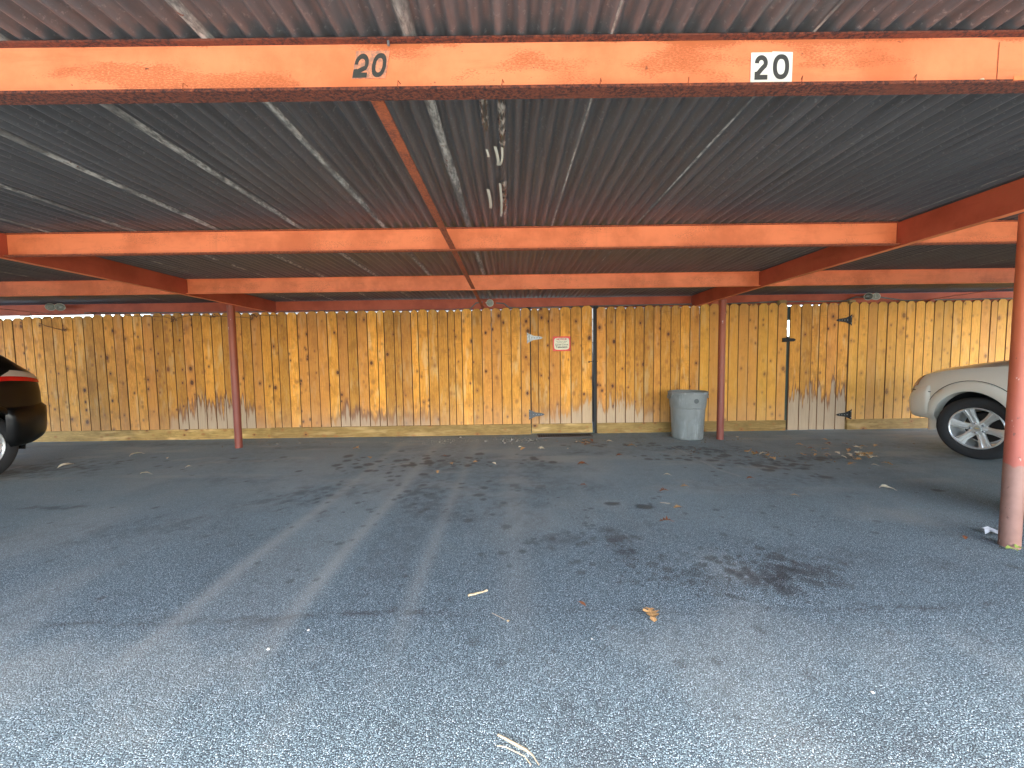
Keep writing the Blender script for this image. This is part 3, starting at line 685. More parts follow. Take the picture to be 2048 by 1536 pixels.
for txt, sz, z, mt, bo in (('NOTICE!', .042, .055, simple('red_ink', (.45, .03, .02), .6), .0012), ('THIS AREA IS UNDER', .019, .026, M_ink, 0), ('SECURITY WITH', .019, .007, M_ink, 0), ('Closed Circuit', .036, -.024, M_ink, .0004), ('Television', .046, -.063, M_ink, .0010)):
    o = link('lettering', text_mesh(txt, sz, bo), mt, ns); o.location = (0, -.0042, z * H_ / .22); o.rotation_euler = (R(90), 0, 0); o.scale = (W_ / .285, H_ / .22, 1)

# ------------------------------------------------------------------ lights, conduit, vine
M_shell = simple('weathered_cream_plastic', (.56, .54, .38), .5, 0, .12, 40)
M_lens = simple('floodlight_glass', (.40, .40, .30), .12, .0, .12, 30)
M_lensd = simple('floodlight_glass_dirty', (.22, .22, .17), .12, .2, .3, 30)
BF = BY[3] - .001
def flood(px_list, py, label, box_px):
    base = on_wall(box_px, py, BF); root = empty('flood_light', (base.x, BF, base.z), label=label, cat='light')
    b = MB(); b.lathe([(.001, .0), (.05, .0), (.05, .025), (.001, .026)], Matrix.Rotation(R(90), 4, 'X'), 24); b.build('junction_box', M_back, root, 40)
    for (px, aim, lens) in px_list:
        c = on_wall(px, py, BF - .16) - root.location; c = Vector((c.x, -.16, c.z))
        Rm = Matrix.Translation(c) @ Vector(aim).normalized().to_track_quat('Z', 'Y').to_matrix().to_4x4()
        b = MB(); b.lathe([(.001, -.10), (.018, -.10), (.022, -.06), (.050, -.03), (.060, 0), (.060, .012), (.052, .014)], Rm @ Matrix.Scale(.88, 4), 32)
        h = b.build('lamp_head', M_shell, root, 50)
        b = MB(); b.lathe([(.0525, .010), (.046, .004), (.034, .010), (.030, .013), (.022, .004), (.001, .008)], Rm @ Matrix.Scale(.88, 4), 32); b.build('lens', lens, h, 60)
        b = MB(); e = c - Vector(aim).normalized() * .09; b.tube([(0, -.02, 0), (e.x * .6, -.06, e.z + .01), tuple(e)], .010, 10); b.build('arm', M_shell, root, 60)
    return root
flood([(980, (.02, -1, -.12), M_lens)], 606, 'single round flood light above the fence, near the middle strap', 972)
flood([(101, (.9, -1, -.05), M_lens), (120, (1.1, -1, -.2), M_lens)], 614, 'pair of round flood lights on the back beam at the far left', 112)
flood([(1737, (-.9, -1, -.1), M_lensd), (1752, (-.15, -1, .15), M_lens)], 593, 'pair of round flood lights on the back beam above the white car end', 1745)
def pipe(pxs, label, cat='pipe', r=.011, Y=None, mat=None):
    Y = Y or BF - .012; b = MB(); b.tube([on_wall(a_, c_, Y) for a_, c_ in pxs], r, 8)
    return tag(b.build('conduit', mat or M_conduit, None, 60), label, cat)
pipe([(170, 626), (420, 625), (640, 622), (860, 620), (940, 618), (952, 606), (968, 604)], 'thin conduit along the foot of the back beam, left of the middle flood light')
pipe([(992, 606), (1008, 607), (1018, 615), (1040, 616), (1200, 612), (1385, 608)], 'thin conduit along the back beam, right of the middle flood light')
pipe([(1445, 608), (1540, 604), (1690, 602), (1712, 594), (1734, 594)], 'thin conduit along the back beam above the bleached gate')
pipe([(1756, 594), (1786, 598), (1810, 601), (1862, 600), (2010, 597), (2200, 594)], 'thin conduit along the back beam at the far right')
b = MB(); rv = random.Random(4)
vine_px = [(40, 632), (58, 632), (85, 638), (118, 628), (160, 629), (186, 626), (240, 628), (262, 632), (330, 634), (345, 638), (385, 630), (425, 633), (462, 633), (500, 636), (520, 630), (560, 632)]
b.tube([on_wall(a_, c_, FY - .02) for a_, c_ in vine_px], .0035, 6)
b.tube([on_wall(a_, c_, FY - .02) for a_, c_ in ((78, 646), (92, 652), (104, 655), (118, 659), (128, 661))], .0045, 6)
for (px, py) in ((127, 660), (128, 658), (345, 640), (350, 638), (425, 634), (432, 632), (505, 634), (512, 632), (186, 628), (190, 629), (63, 631)):
    c = on_wall(px, py, FY - .025)
    for k in range(4):
        a_ = rv.uniform(0, 6.28); L = rv.uniform(.03, .055); d = Vector((math.cos(a_), rv.uniform(-.4, 0), math.sin(a_))) * L; s_ = d.cross(Vector((0, 1, 0))).normalized() * L * .22
        b.add([c, c + d * .5 + s_, c + d, c + d * .5 - s_], [(0, 1, 2, 3)])
tag(b.build('dried_vine', simple('dry_vine', (.17, .075, .03), .8), None), 'dried brown vine straggling along the picket tops at the left', 'vine')

# ------------------------------------------------------------------ bin
def bin_mat():
    m, nt, bs = new_mat('scuffed_grey_plastic'); v = coords(nt); a_ = noise(nt, v, 7.0, 5, .65); s_ = noise(nt, coords(nt, (10, 10, 1.5)), 1.6, 5, .7)
    c = mix(nt, a_, (.15, .16, .155), (.27, .285, .275)); c = mix(nt, mth(nt, 'MULTIPLY', ss(nt, s_, .52, .70), .45), c, (.38, .41, .40)); c = mix(nt, mth(nt, 'MULTIPLY', ss(nt, noise(nt, v, 3.0, 3), .55, .7), .35), c, (.11, .12, .12))
    nt.links.new(c, bs.inputs['Base Color']); bs.inputs['Roughness'].default_value = .5; bump(nt, bs, noise(nt, v, 45.0, 4), .25, .004); return m
M_bin = bin_mat()
g0 = on_ground(1389, 882); BINR = .235
bn = empty('rubbish_bin', (g0.x, g0.y + BINR * .9, 0), R(6), label='scuffed grey plastic rubbish bin standing against the fence beside a post', cat='bin')
bn.scale = (.93, .93, .94)
def bin_shell():
    seg = 96; prof = [(.200, .0), (.214, .012), (.219, .05), (.226, .25), (.231, .43), (.240, .455), (.245, .475), (.256, .62), (.258, .655), (.272, .660), (.274, .684), (.262, .690), (.254, .684), (.250, .62), (.236, .45), (.216, .05), (.20, .02), (.001, .018)]
    vs = []; rr = random.Random(2)
    for i, (r_, h) in enumerate(prof):
        for k in range(seg):
            a_ = 2 * math.pi * k / seg; q = r_
            if .03 < h < .44 and i < 8:     # ribs pressed into the lower wall
                t = ((math.degrees(a_) + 360 - 0) % 45) / 45; q = r_ - .007 * max(0, math.cos((t - .5) * 2 * math.pi * 1.0)) * (1 if h > .04 else 0)
            q *= 1 + .010 * math.sin(2 * a_ + h * 4)
            vs.append((q * math.cos(a_), q * math.sin(a_), h))
    fs = [(i * seg + k, i * seg + (k + 1) % seg, (i + 1) * seg + (k + 1) % seg, (i + 1) * seg + k) for i in range(len(prof) - 1) for k in range(seg)]
    fs.append(tuple(range(seg - 1, -1, -1)))
    b = MB(); b.add(vs, fs); return b
bo = bin_shell().build('bin_body', M_bin, bn, 50, recalc=False)
def on_bin(ang, h, off=.0):
    r_ = np.interp(h, [0, .05, .25, .43, .475, .62, .655], [.214, .219, .226, .231, .245, .256, .258]) + off; a_ = R(-90 - 6 + ang); return (r_ * math.cos(a_), r_ * math.sin(a_), h)
def bin_line(pts, r_, name='moulded_rib'):
    b = MB(); b.tube([on_bin(a_, h, .001) for a_, h in pts], r_, 8); b.build(name, M_bin, bn, 60)
bin_line([(-26, .02), (-25, .12), (-24, .24), (-17, .292), (-6, .31), (6, .31), (16, .292), (22, .25), (24, .12), (25, .02)], .0052)
bin_line([(-15, .03), (-14, .085), (-7, .105), (5, .105), (12, .085), (13, .03)], .0045)
bin_line([(-34, .432), (-20, .45), (0, .455), (20, .45), (34, .434)], .008)
bin_line([(24, .03), (25, .2), (22, .29)], .003)
b = MB()
Mq = Matrix.Translation(on_bin(0, .565, .001)) @ Matrix.Rotation(R(90), 4, 'X')
b.lathe([(.034, .0), (.034, .0035), (.030, .0040), (.001, .0045)], Matrix.Translation(on_bin(2, .565, -.0035)) @ Matrix.Rotation(R(-6), 4, 'Z') @ Matrix.Rotation(R(90), 4, 'X'), 28)
b.build('badge', simple('dark_badge', (.09, .10, .10), .4, 0, .5, 120, .8), bn, 40)
for sgn in (-1, 1):     # lift handles under the rim
    b = MB(); a0 = 90 * sgn
    b.tube([on_bin(a0 - 16, .655, .006), on_bin(a0 - 13, .60, .022), on_bin(a0, .59, .026), on_bin(a0 + 13, .60, .022), on_bin(a0 + 16, .655, .006)], .010, 8); b.build('handle', M_bin, bn, 60)

# ------------------------------------------------------------------ litter, leaves, pebbles
def leaf_mesh(kind, rs_):
    if kind == 'oak':
        half = [(0, 0), (.03, .04), (.14, .10), (.26, .13), (.12, .21), (.10, .27), (.34, .31), (.44, .40), (.22, .44), (.13, .50), (.34, .60), (.36, .68), (.17, .68), (.10, .74), (.20, .86), (.10, .96), (0, 1.0)]
    else:
        half = [(0, 0), (.12, .08), (.26, .28), (.30, .48), (.22, .72), (.10, .90), (0, 1.0)]
    vs = []; n = len(half)
    for x, y in half:
        x *= rs_.uniform(.85, 1.15); cz = .10 * math.sin(y * 3 + rs_.random()) + .05
        vs += [(0, y - .5, cz), (x * .5, y - .5, cz + .05 * rs_.random()), (x, y - .5, cz + .16 * x * 2 * rs_.uniform(.4, 1.6)), (-x * .5, y - .5, cz + .05 * rs_.random()), (-x * rs_.uniform(.85, 1.1), y - .5, cz + .16 * x * 2 * rs_.uniform(.2, 1.5))]
    fs = []
    for i in range(n - 1):
        a_, c_ = 5 * i, 5 * (i + 1); fs += [(a_, a_ + 1, c_ + 1, c_), (a_ + 1, a_ + 2, c_ + 2, c_ + 1), (a_ + 3, a_, c_, c_ + 3), (a_ + 4, a_ + 3, c_ + 3, c_ + 4)]
    b = MB(); b.add(vs, fs); b.tube([(0, -.5, .06), (.02, -.62, .03), (.05, -.74, .01)], [.018, .014, .012], 5)
    me = bpy.data.meshes.new('leaf'); me.from_pydata(b.v, [], b.f); me.update()
    for p_ in me.polygons: p_.use_smooth = True
    return me
def leaf_mat(name, a_, c_):
    m, nt, bs = new_mat(name); v = coords(nt); sp = nd(nt, 'ShaderNodeSeparateXYZ', {0: v})
    vein = ss(nt, mth(nt, 'ABSOLUTE', sp.outputs[0]), .03, .012)
    c = mix(nt, noise(nt, v, 5.0, 4, .6), a_, c_); c = mix(nt, mth(nt, 'MULTIPLY', vein, .5), c, tuple(min(1, q * 1.5) for q in c_))
    nt.links.new(c, bs.inputs['Base Color']); bs.inputs['Roughness'].default_value = .6; return m
LM = [leaf_mat('leaf_tan', (.36, .19, .07), (.52, .30, .12)), leaf_mat('leaf_russet', (.17, .055, .025), (.30, .11, .04)), leaf_mat('leaf_pale', (.48, .40, .27), (.66, .58, .42)), leaf_mat('leaf_green', (.22, .30, .05), (.42, .50, .12))]
rl = random.Random(12); LEAVES = {}
for kd in ('oak', 'ovate'):
    for mi in range(4):
        for q in range(2):
            me = leaf_mesh(kd, rl); me.materials.append(LM[mi]); LEAVES[(kd, mi, q)] = me
def leaf(px, py, size, label, kd='oak', mi=0, rz=None, group=None, tilt=.12, zoff=0.0, name='fallen_leaf'):
    p_ = on_ground(px, py); o = bpy.data.objects.new(name, LEAVES[(kd, mi, rl.randint(0, 1))]); col.objects.link(o)
    o.location = (p_.x, p_.y, .003 + zoff + size * .02); o.rotation_euler = (rl.uniform(-tilt, tilt), rl.uniform(-tilt, tilt), rl.uniform(0, 6.28) if rz is None else rz); o.scale = (size, size, size)
    tag(o, label, 'leaf', group); return o
leaf(1303, 1235, .085, 'tan lobed oak leaf lying alone on the near asphalt', 'oak', 0, R(175), 'leaves scattered on the near asphalt', .05)
leaf(1331, 1044, .075, 'dark russet curled leaf below the two small leaves, mid asphalt', 'oak', 1, R(70), 'leaves scattered on the near asphalt')
leaf(1327, 983, .07, 'russet leaf beside the tan one, uppermost of the middle group', 'oak', 1, R(100), 'leaves scattered on the near asphalt')
leaf(1368, 974, .06, 'small tan leaf right of the uppermost russet leaf', 'oak', 0, R(80), 'leaves scattered on the near asphalt')
leaf(1354, 1016, .055, 'small orange-tan leaf between the middle russet leaves', 'oak', 0, R(95), 'leaves scattered on the near asphalt')
leaf(1773, 979, .10, 'pale flat leaf near the round damp spot before the white car', 'ovate', 2, R(70), 'leaves scattered on the near asphalt')
leaf(1588, 992, .05, 'tiny tan leaf alone between bin and near post', 'oak', 0, None, 'leaves scattered on the near asphalt')
leaf(1166, 971, .05, 'small brown leaf left of the round damp spot', 'oak', 1, None, 'leaves scattered on the near asphalt')
leaf(1164, 930, .10, 'flat rusty brown leaf in front of the notice gate', 'ovate', 1, R(90), 'leaves scattered on the near asphalt')
leaf(1334, 951, .06, 'pale cream leaf scrap out in front of the bin', 'ovate', 2, None, 'leaves scattered on the near asphalt')
leaf(1165, 1210, .035, 'tiny reddish leaf scrap left of the big oak leaf', 'ovate', 1, None, 'leaves scattered on the near asphalt')
leaf(1500, 958, .06, 'reddish brown leaf beyond the middle group, right of it', 'ovate', 1, R(80), 'leaves scattered on the near asphalt')
leaf(1930, 1077, .04, 'tiny dark red leaf left of the near post foot', 'ovate', 1, None, 'leaves scattered on the near asphalt')
g = 'leaves by the drain and notice gate'
for px, py, sz, kd, mi in ((1045, 899, .07, 'ovate', 0), (1040, 895, .05, 'ovate', 2), (1082, 898, .08, 'oak', 2), (1136, 898, .04, 'ovate', 2), (1168, 882, .08, 'oak', 0), (1175, 887, .08, 'oak', 0), (1164, 887, .07, 'oak', 0), (1183, 882, .07, 'oak', 1), (1158, 884, .06, 'ovate', 0), (1172, 890, .06, 'oak', 1), (1154, 884, .05, 'ovate', 2), (1090, 882, .05, 'ovate', 1), (1114, 884, .05, 'ovate', 1)):
    leaf(px, py, sz, 'small dry leaf in the scatter by the drain grate at the notice gate', kd, mi, None, g, .35)
leaf(1218, 884, .08, 'pale cream leaf just right of the drain grate', 'ovate', 2, R(60), g)
leaf(1262, 893, .10, 'tan curled leaf between the drain grate and the bin', 'oak', 0, R(80), g); leaf(1238, 912, .07, 'dark leaf flat on the asphalt left of the bin', 'ovate', 1, R(85), g)
g = 'leaves gathered beside the white car'
for k in range(34):
    px, py = rl.gauss(1700, 48), rl.gauss(904, 11)
    if px > 1850 or py < 876: continue
    leaf(px, py, rl.uniform(.035, .085), 'small dry leaf in the drift before the bleached gate and the white car', rl.choice(['oak', 'ovate']), rl.choice([0, 0, 1, 2, 0]), None, g, .35)
for k in range(8): leaf(rl.gauss(1722, 9), rl.gauss(912, 3), rl.uniform(.06, .10), 'larger pale curled leaf in the drift before the white car', 'oak', rl.choice([2, 0]), None, g, .5, .008)
g = 'leaves on the asphalt right of the far post'
for px, py, sz, mi in ((1497, 905, .10, 0), (1508, 909, .09, 0), (1514, 907, .07, 1), (1524, 909, .08, 2), (1536, 911, .06, 0), (1545, 918, .07, 0), (1607, 912, .09, 0), (1475, 875, .05, 2)):
    leaf(px, py, sz, 'dry tan leaf in the small cluster right of the far post', 'oak', mi, None, g, .4)
g = 'leaves on the left asphalt'
for px, py, sz, mi, lb in ((272, 911, .13, 2, 'pale curled leaf right of the black car, nearest the left post'), (335, 917, .05, 2, 'tiny pale leaf left of the left post'), (376, 935, .06, 2, 'small pale leaf in front of the left post, left of it'), (290, 949, .09, 2, 'pale flat scrap on the asphalt right of the black car tyre'), (712, 898, .09, 0, 'tan leaf near the fence foot right of the left post'), (740, 917, .07, 0, 'small tan leaf among the oil drips'), (903, 928, .05, 0, 'small orange leaf, lower of the two before the concrete patch'), (890, 913, .05, 1, 'small brown leaf, upper of the two before the concrete patch'), (875, 945, .05, 0, 'tiny orange leaf on the bare asphalt left of centre'), (988, 928, .06, 2, 'pale leaf fragment before the drain grate, left of it'), (132, 933, .12, 2, 'white flat scrap beside the black car tyre'), (950, 925, .05, 0, 'small orange leaf just left of the pale leaf fragment')):
    leaf(px, py, sz, lb, 'oak' if mi != 2 else 'ovate', mi, None, g, .3)
for px, py, sz, lb in ((2020, 1104, .055, 'yellow-green leaf at the foot of the near post, left one'), (2037, 1102, .06, 'yellow-green leaf at the foot of the near post, right one'), (2030, 1106, .035, 'small pale green leaf between the two at the post foot')):
    o = leaf(px, py, sz, lb, 'ovate', 3, R(70 + px % 40), 'green leaves at the near post foot', .5, .012)
# twigs
M_twig = simple('dry_twig', (.42, .33, .22), .8, 0, .3, 60)
def twig(pxs, r, label, name='twig', mat=None, cat='twig', z=.006):
    b = MB(); pts = [on_ground(*q) for q in pxs]; pts = [Vector((p_.x, p_.y, z + rl.uniform(0, .004))) for p_ in pts]
    o_ = pts[0].copy(); b.tube([p_ - o_ for p_ in pts], r, 6); o = b.build(name, mat or M_twig, None, 60); o.location = o_; return tag(o, label, cat)
twig([(996, 1474), (1010, 1481), (1028, 1491), (1053, 1505), (1066, 1518), (1078, 1536)], [.003, .0035, .004, .004, .002, .0015], 'forked dry twig at the bottom edge of the view, upper stem')
twig([(994, 1497), (1010, 1498), (1028, 1507), (1050, 1518), (1062, 1536)], .0015, 'thin pale grass stem curving below the twig at the bottom edge')
twig([(984, 1229), (1000, 1238), (1010, 1243)], .0012, 'hair-thin brown stalk with a seed scrap, centre of the asphalt')
twig([(1320, 1007), (1340, 1009)], .0015, 'short straw beside the middle russet leaves')
def bark(px0, py0, px1, py1, wd, label):
    A, B = on_ground(px0, py0), on_ground(px1, py1); d = B - A; L = d.length; ang = math.atan2(d.y, d.x); b = MB(); rr = random.Random(9); vs = []; n = 10
    for i in range(n + 1):
        t = i / n; ww = wd * (1 - .5 * t) * rr.uniform(.75, 1.2); hh = .008 * rr.uniform(.6, 1.2)
        vs += [(t * L, -ww / 2, .001), (t * L, -ww / 4, hh), (t * L, ww / 4, hh * .8), (t * L, ww / 2, .001)]
    fs = [(4 * i + k, 4 * i + k + 1, 4 * i + k + 5, 4 * i + k + 4) for i in range(n) for k in range(3)] + [(0, 1, 2, 3), tuple(4 * n + q for q in (3, 2, 1, 0))]
    b.add(vs, fs); o = b.build('bark_piece', simple('tan_bark', (.50, .38, .22), .85, 0, .35, 90, .5), None, 40); o.location = (A.x, A.y, .003); o.rotation_euler = (0, 0, ang); return tag(o, label, 'bark')
bark(936, 1193, 975, 1183, .018, 'tan strip of bark lying on the asphalt near the middle')
def pebble(px, py, s, label, c):
    p_ = on_ground(px, py); bm = bmesh.new(); bmesh.ops.create_icosphere(bm, subdivisions=2, radius=1)
    for v_ in bm.verts: v_.co *= s * (1 + .22 * math.sin(v_.co.x * 3 + px) * math.cos(v_.co.y * 4 + py)); v_.co.z *= .6
    me = bpy.data.meshes.new('pebble'); bm.to_mesh(me); bm.free(); o = link('pebble', me, c, None, 180); o.location = (p_.x, p_.y, s * .45); return tag(o, label, 'pebble', 'pale pebbles on the asphalt')
M_peb = simple('pale_stone', (.66, .63, .56), .7, 0, .2, 60)
pebble(537, 1299, .0062, 'round pale pebble on the near left asphalt', M_peb); pebble(1745, 1386, .0055, 'pale pebble on the near right asphalt', M_peb)
pebble(1184, 1279, .0045, 'small white pebble left of and below the oak leaf', M_peb); pebble(617, 1261, .005, 'whitish pebble up and right of the round one', M_peb); pebble(1016, 1243, .006, 'tan seed husk at the end of the hair-thin stalk', simple('seed', (.5, .38, .2), .6))
# crumbled concrete at the fence foot
b = MB(); rc = random.Random(21)
for k in range(520):
    px = rc.choice([rc.gauss(905, 70), rc.gauss(1040, 25), rc.gauss(520, 30), rc.uniform(330, 1500)]); py = rc.gauss(881 - (px - 900) * .014, 3.2)
    p_ = on_ground(px, py)
    if p_.y > FY - .04 or p_.y < 5.0: continue
    s = rc.uniform(.003, .010) if rc.random() > .04 else rc.uniform(.012, .024); a_ = rc.uniform(0, 6.28); q = [Vector((math.cos(a_ + t) * s * rc.uniform(.6, 1.1), math.sin(a_ + t) * s * rc.uniform(.6, 1.1), 0)) for t in (0, 1.3, 2.6, 4.0, 5.1)]
    base = Vector((p_.x, p_.y, -.002)); h = s * rc.uniform(.5, .9)
    b.add([base + v_ for v_ in q] + [base + v_ * .6 + Vector((0, 0, h)) for v_ in q], [(5, 6, 7, 8, 9)] + [(i, (i + 1) % 5, 5 + (i + 1) % 5, 5 + i) for i in range(5)])
tag(b.build('gravel', simple('concrete_crumbs', (.25, .24, .21), .85, 0, .3, 40), None), 'pale concrete crumbs scattered along the foot of the fence', 'gravel', kind='stuff')
b = MB(); rc = random.Random(33)
for k in range(420):
    cx_, cy_, sx_, sy_ = rc.choice([(1400, 903, 45, 5), (1460, 880, 60, 4), (1185, 886, 22, 4), (1690, 904, 75, 12), (1270, 886, 40, 4), (560, 888, 60, 4), (1540, 912, 40, 6)])
    px, py = rc.gauss(cx_, sx_), rc.gauss(cy_, sy_)
    if px > 1830 or py < 868: continue
    p_ = on_ground(px, py)
    if p_.y > FY - .04: continue
    L_ = rc.uniform(.008, .030); a_ = rc.uniform(0, 6.28); d = Vector((math.cos(a_), math.sin(a_), rc.uniform(-.1, .5))) * L_; q = Vector((-d.y, d.x, rc.uniform(-.003, .006))) * rc.uniform(.15, .5); c = Vector((p_.x, p_.y, .008))
    b.add([c - d * .5, c + q, c + d * .5, c - q], [(0, 1, 2, 3)])
tag(b.build('leaf_litter', simple('brown_litter', (.20, .12, .06), .85, 0, .7, 14), None), 'fine brown leaf litter and twig bits strewn before the fence', 'litter', kind='stuff')
# drain grate
A, B = on_ground(1082, 888), on_ground(1190, 878)
dg_ = empty('drain_grate', ((A.x + B.x) / 2, 5.52, .0), label='dark slotted drain grate set in the asphalt at the notice gate', cat='drain')
hw, hd = (B.x - A.x) / 2, .12
b = MB(); b.box(-hw, hw, -hd, hd, .001, .004); b.build('pit', simple('grate_pit', (.03, .03, .03), .9), dg_)
b = MB(); Mg = simple('rusty_cast_iron', (.13, .11, .10), .75, .3, .4, 50, .5)
for s_ in (-1, 1): b.box(-hw, hw, s_ * hd - .01, s_ * hd + .01, .0045, .012); b.box(s_ * hw - .01, s_ * hw + .01, -hd + .0105, hd - .0105, .0045, .012)
n = 22
for k in range(1, n): x = -hw + 2 * hw * k / n; b.box(x - .005, x + .005, -hd + .0105, hd - .0105, .0045, .010)
b.build('grate_bars', Mg, dg_)
# rubbish bag and paper by the near post
def bag():
    bm = bmesh.new(); bmesh.ops.create_icosphere(bm, subdivisions=5, radius=1)
    for v_ in bm.verts:
        c = v_.co.copy(); h = (c.z + 1) / 2; r_ = .20 * (1.15 - .55 * h ** 2.2); ang = math.atan2(c.y, c.x); rxy = math.hypot(c.x, c.y)
        f = 1 + .06 * math.sin(ang * 9 + c.z * 4) * h + .05 * math.sin(ang * 5 - c.z * 7) + .02 * math.sin(ang * 23 + c.z * 15); z = max(0, (h - .06)) * .62 * (1 + .04 * math.sin(ang * 3))
        v_.co = Vector((math.cos(ang) * rxy * r_ * f, math.sin(ang) * rxy * r_ * f, z))
    me = bpy.data.meshes.new('rubbish_bag'); bm.to_mesh(me); bm.free(); return me
M_bag = simple('black_bin_liner', (.012, .012, .014), .28, 0, .2, 10, .6)
pp = POSTS[2].location
o = link('rubbish_bag', bag(), M_bag, None, 180); o.location = (pp.x + .68, pp.y + .24, 0); tag(o, 'black plastic rubbish bag slumped behind the foot of the near post', 'bag')
p_ = on_ground(1985, 1062); b = MB(); rr = random.Random(5); vs = []
for i in range(5):
    for j in range(4): vs.append(((i / 4 - .5) * .11, (j / 3 - .5) * .05 + .012 * math.sin(i * 2.2), .006 + .022 * abs(math.sin(i * 1.3 + j)) + .01 * rr.random()))
b.add(vs, [(i * 4 + j, i * 4 + j + 1, (i + 1) * 4 + j + 1, (i + 1) * 4 + j) for i in range(4) for j in range(3)])
o = b.build('paper_scrap', simple('white_paper', (.80, .82, .84), .6, 0, .05), None, 60, recalc=False); p_ = on_ground(1992, 1070); o.location = (p_.x, p_.y, 0); o.rotation_euler = (.3, 0, R(-30)); tag(o, 'crumpled white paper scrap left of the near post foot', 'paper')

# ------------------------------------------------------------------ cars
def smooth_interp(xs_, ys_, x):
    """monotone-ish cubic interpolation"""
    n = len(xs_)
    if x <= xs_[0]: return ys_[0]
    if x >= xs_[-1]: return ys_[-1]
    for i in range(n - 1):
        if x <= xs_[i + 1]: break
    def sl(k):
        if k <= 0 or k >= n - 1: return 0.0
        a_, c_ = (ys_[k] - ys_[k - 1]) / (xs_[k] - xs_[k - 1]), (ys_[k + 1] - ys_[k]) / (xs_[k + 1] - xs_[k])
        return 0.0 if a_ * c_ <= 0 else 2 * a_ * c_ / (a_ + c_)
    h = xs_[i + 1] - xs_[i]; t = (x - xs_[i]) / h; m0, m1 = sl(i) * h, sl(i + 1) * h
    return (2 * t ** 3 - 3 * t * t + 1) * ys_[i] + (t ** 3 - 2 * t * t + t) * m0 + (-2 * t ** 3 + 3 * t * t) * ys_[i + 1] + (t ** 3 - t * t) * m1
class Loft:
    """car shell: stations along y, each a half section from sill to roof centre"""
    def __init__(s, T): s.T = T; s.y = [r[0] for r in T]     # rows: y, zb, w, zbelt, wtop, ztop
    def par(s, y): return [smooth_interp(s.y, [r[k] for r in s.T], y) for k in range(1, 6)]
    def section(s, y):
        zb, w_, zl, wt, zt = s.par(y); d = zl - zb
        return [(0, zb), (w_ * .80, zb), (w_ * .93, zb + .02), (w_ * .975, zb + .09 * d + .02), (w_ * .992, zb + .30 * d), (w_, zb + .55 * d), (w_ * .995, zb + .75 * d), (w_ * .975, zb + .92 * d), (w_ * .945, zl),
                (w_ * .945 + (wt - w_ * .945) * .33, zl + (zt - zl) * .36), (w_ * .945 + (wt - w_ * .945) * .70, zl + (zt - zl) * .74), (wt, zl + (zt - zl) * .93), (wt - .07, zt), (wt * .5, zt + .020), (0, zt + .028)]
    def pt(s, y, u):
        S = s.section(y); k = min(int(u), len(S) - 2); t = u - k; a_, c_ = S[k], S[k + 1]; return Vector((a_[0] + (c_[0] - a_[0]) * t, y, a_[1] + (c_[1] - a_[1]) * t))
    def side_x(s, y, z):
        S = s.section(y)
        for a_, c_ in zip(S[2:12], S[3:13]):
            if a_[1] <= z <= c_[1]: t = (z - a_[1]) / max(1e-6, c_[1] - a_[1]); return a_[0] + (c_[0] - a_[0]) * t
        return S[2][0] if z < S[2][1] else S[11][0]
    def body(s, ys_):
        vs = []; fs = []; n = len(s.section(0)); m = 2 * n - 2
        for y in ys_:
            S = s.section(y); ring = [(x, y, z) for x, z in S] + [(-x, y, z) for x, z in S[-2:0:-1]]; vs += ring
        for j in range(len(ys_) - 1):
            for k in range(m): fs.append((j * m + k, j * m + (k + 1) % m, (j + 1) * m + (k + 1) % m, (j + 1) * m + k))
        fs.append(tuple(range(m))); fs.append(tuple(len(vs) - 1 - k for k in range(m)))
        return vs, fs
    def patch(s, side, y0, y1, u0, u1, off, ny=10, nu=6, name='patch', mat=None, parent=None, yf=None, puff=False):
        """panel lying off the shell; yf(u)->(y0,y1) lets the ends slant"""
        g = []
        for j in range(ny + 1):
            for k in range(nu + 1):
                u = u0 + (u1 - u0) * k / nu; a_, c_ = (y0, y1) if yf is None else yf((u - u0) / (u1 - u0)); y = a_ + (c_ - a_) * j / ny
                p0 = s.pt(y, u); du = s.pt(y, min(u + .02, 13.9)) - p0; dy = s.pt(y + .01, u) - p0; nn = du.cross(dy).normalized() if du.length > 0 else Vector((1, 0, 0))
                if nn.x < 0 and u < 11: nn = -nn
                if nn.z < 0 and u >= 11: nn = -nn
                e_ = min(j, ny - j, k, nu - k); q = p0 + nn * (off * (0 if e_ == 0 else .75 if e_ == 1 else 1) if puff else off); g.append((q.x * side, q.y, q.z))
        b = MB(); b.add(g, [(j * (nu + 1) + k, j * (nu + 1) + k + 1, (j + 1) * (nu + 1) + k + 1, (j + 1) * (nu + 1) + k) for j in range(ny) for k in range(nu)])
        return b.build(name, mat, parent, 60)
def boolean_cut(obj, cutters):
    for c in cutters:
        md = obj.modifiers.new('cut', 'BOOLEAN'); md.operation = 'DIFFERENCE'; md.object = c; md.solver = 'EXACT'; md.material_mode = 'TRANSFER'
    dg = bpy.context.evaluated_depsgraph_get(); me = bpy.data.meshes.new_from_object(obj.evaluated_get(dg)); obj.modifiers.clear(); old = obj.data; obj.data = me
    for c in cutters: bpy.data.objects.remove(c)
    for p_ in me.polygons: p_.use_smooth = True
    try: me.set_sharp_from_angle(angle=R(32))
    except Exception: pass
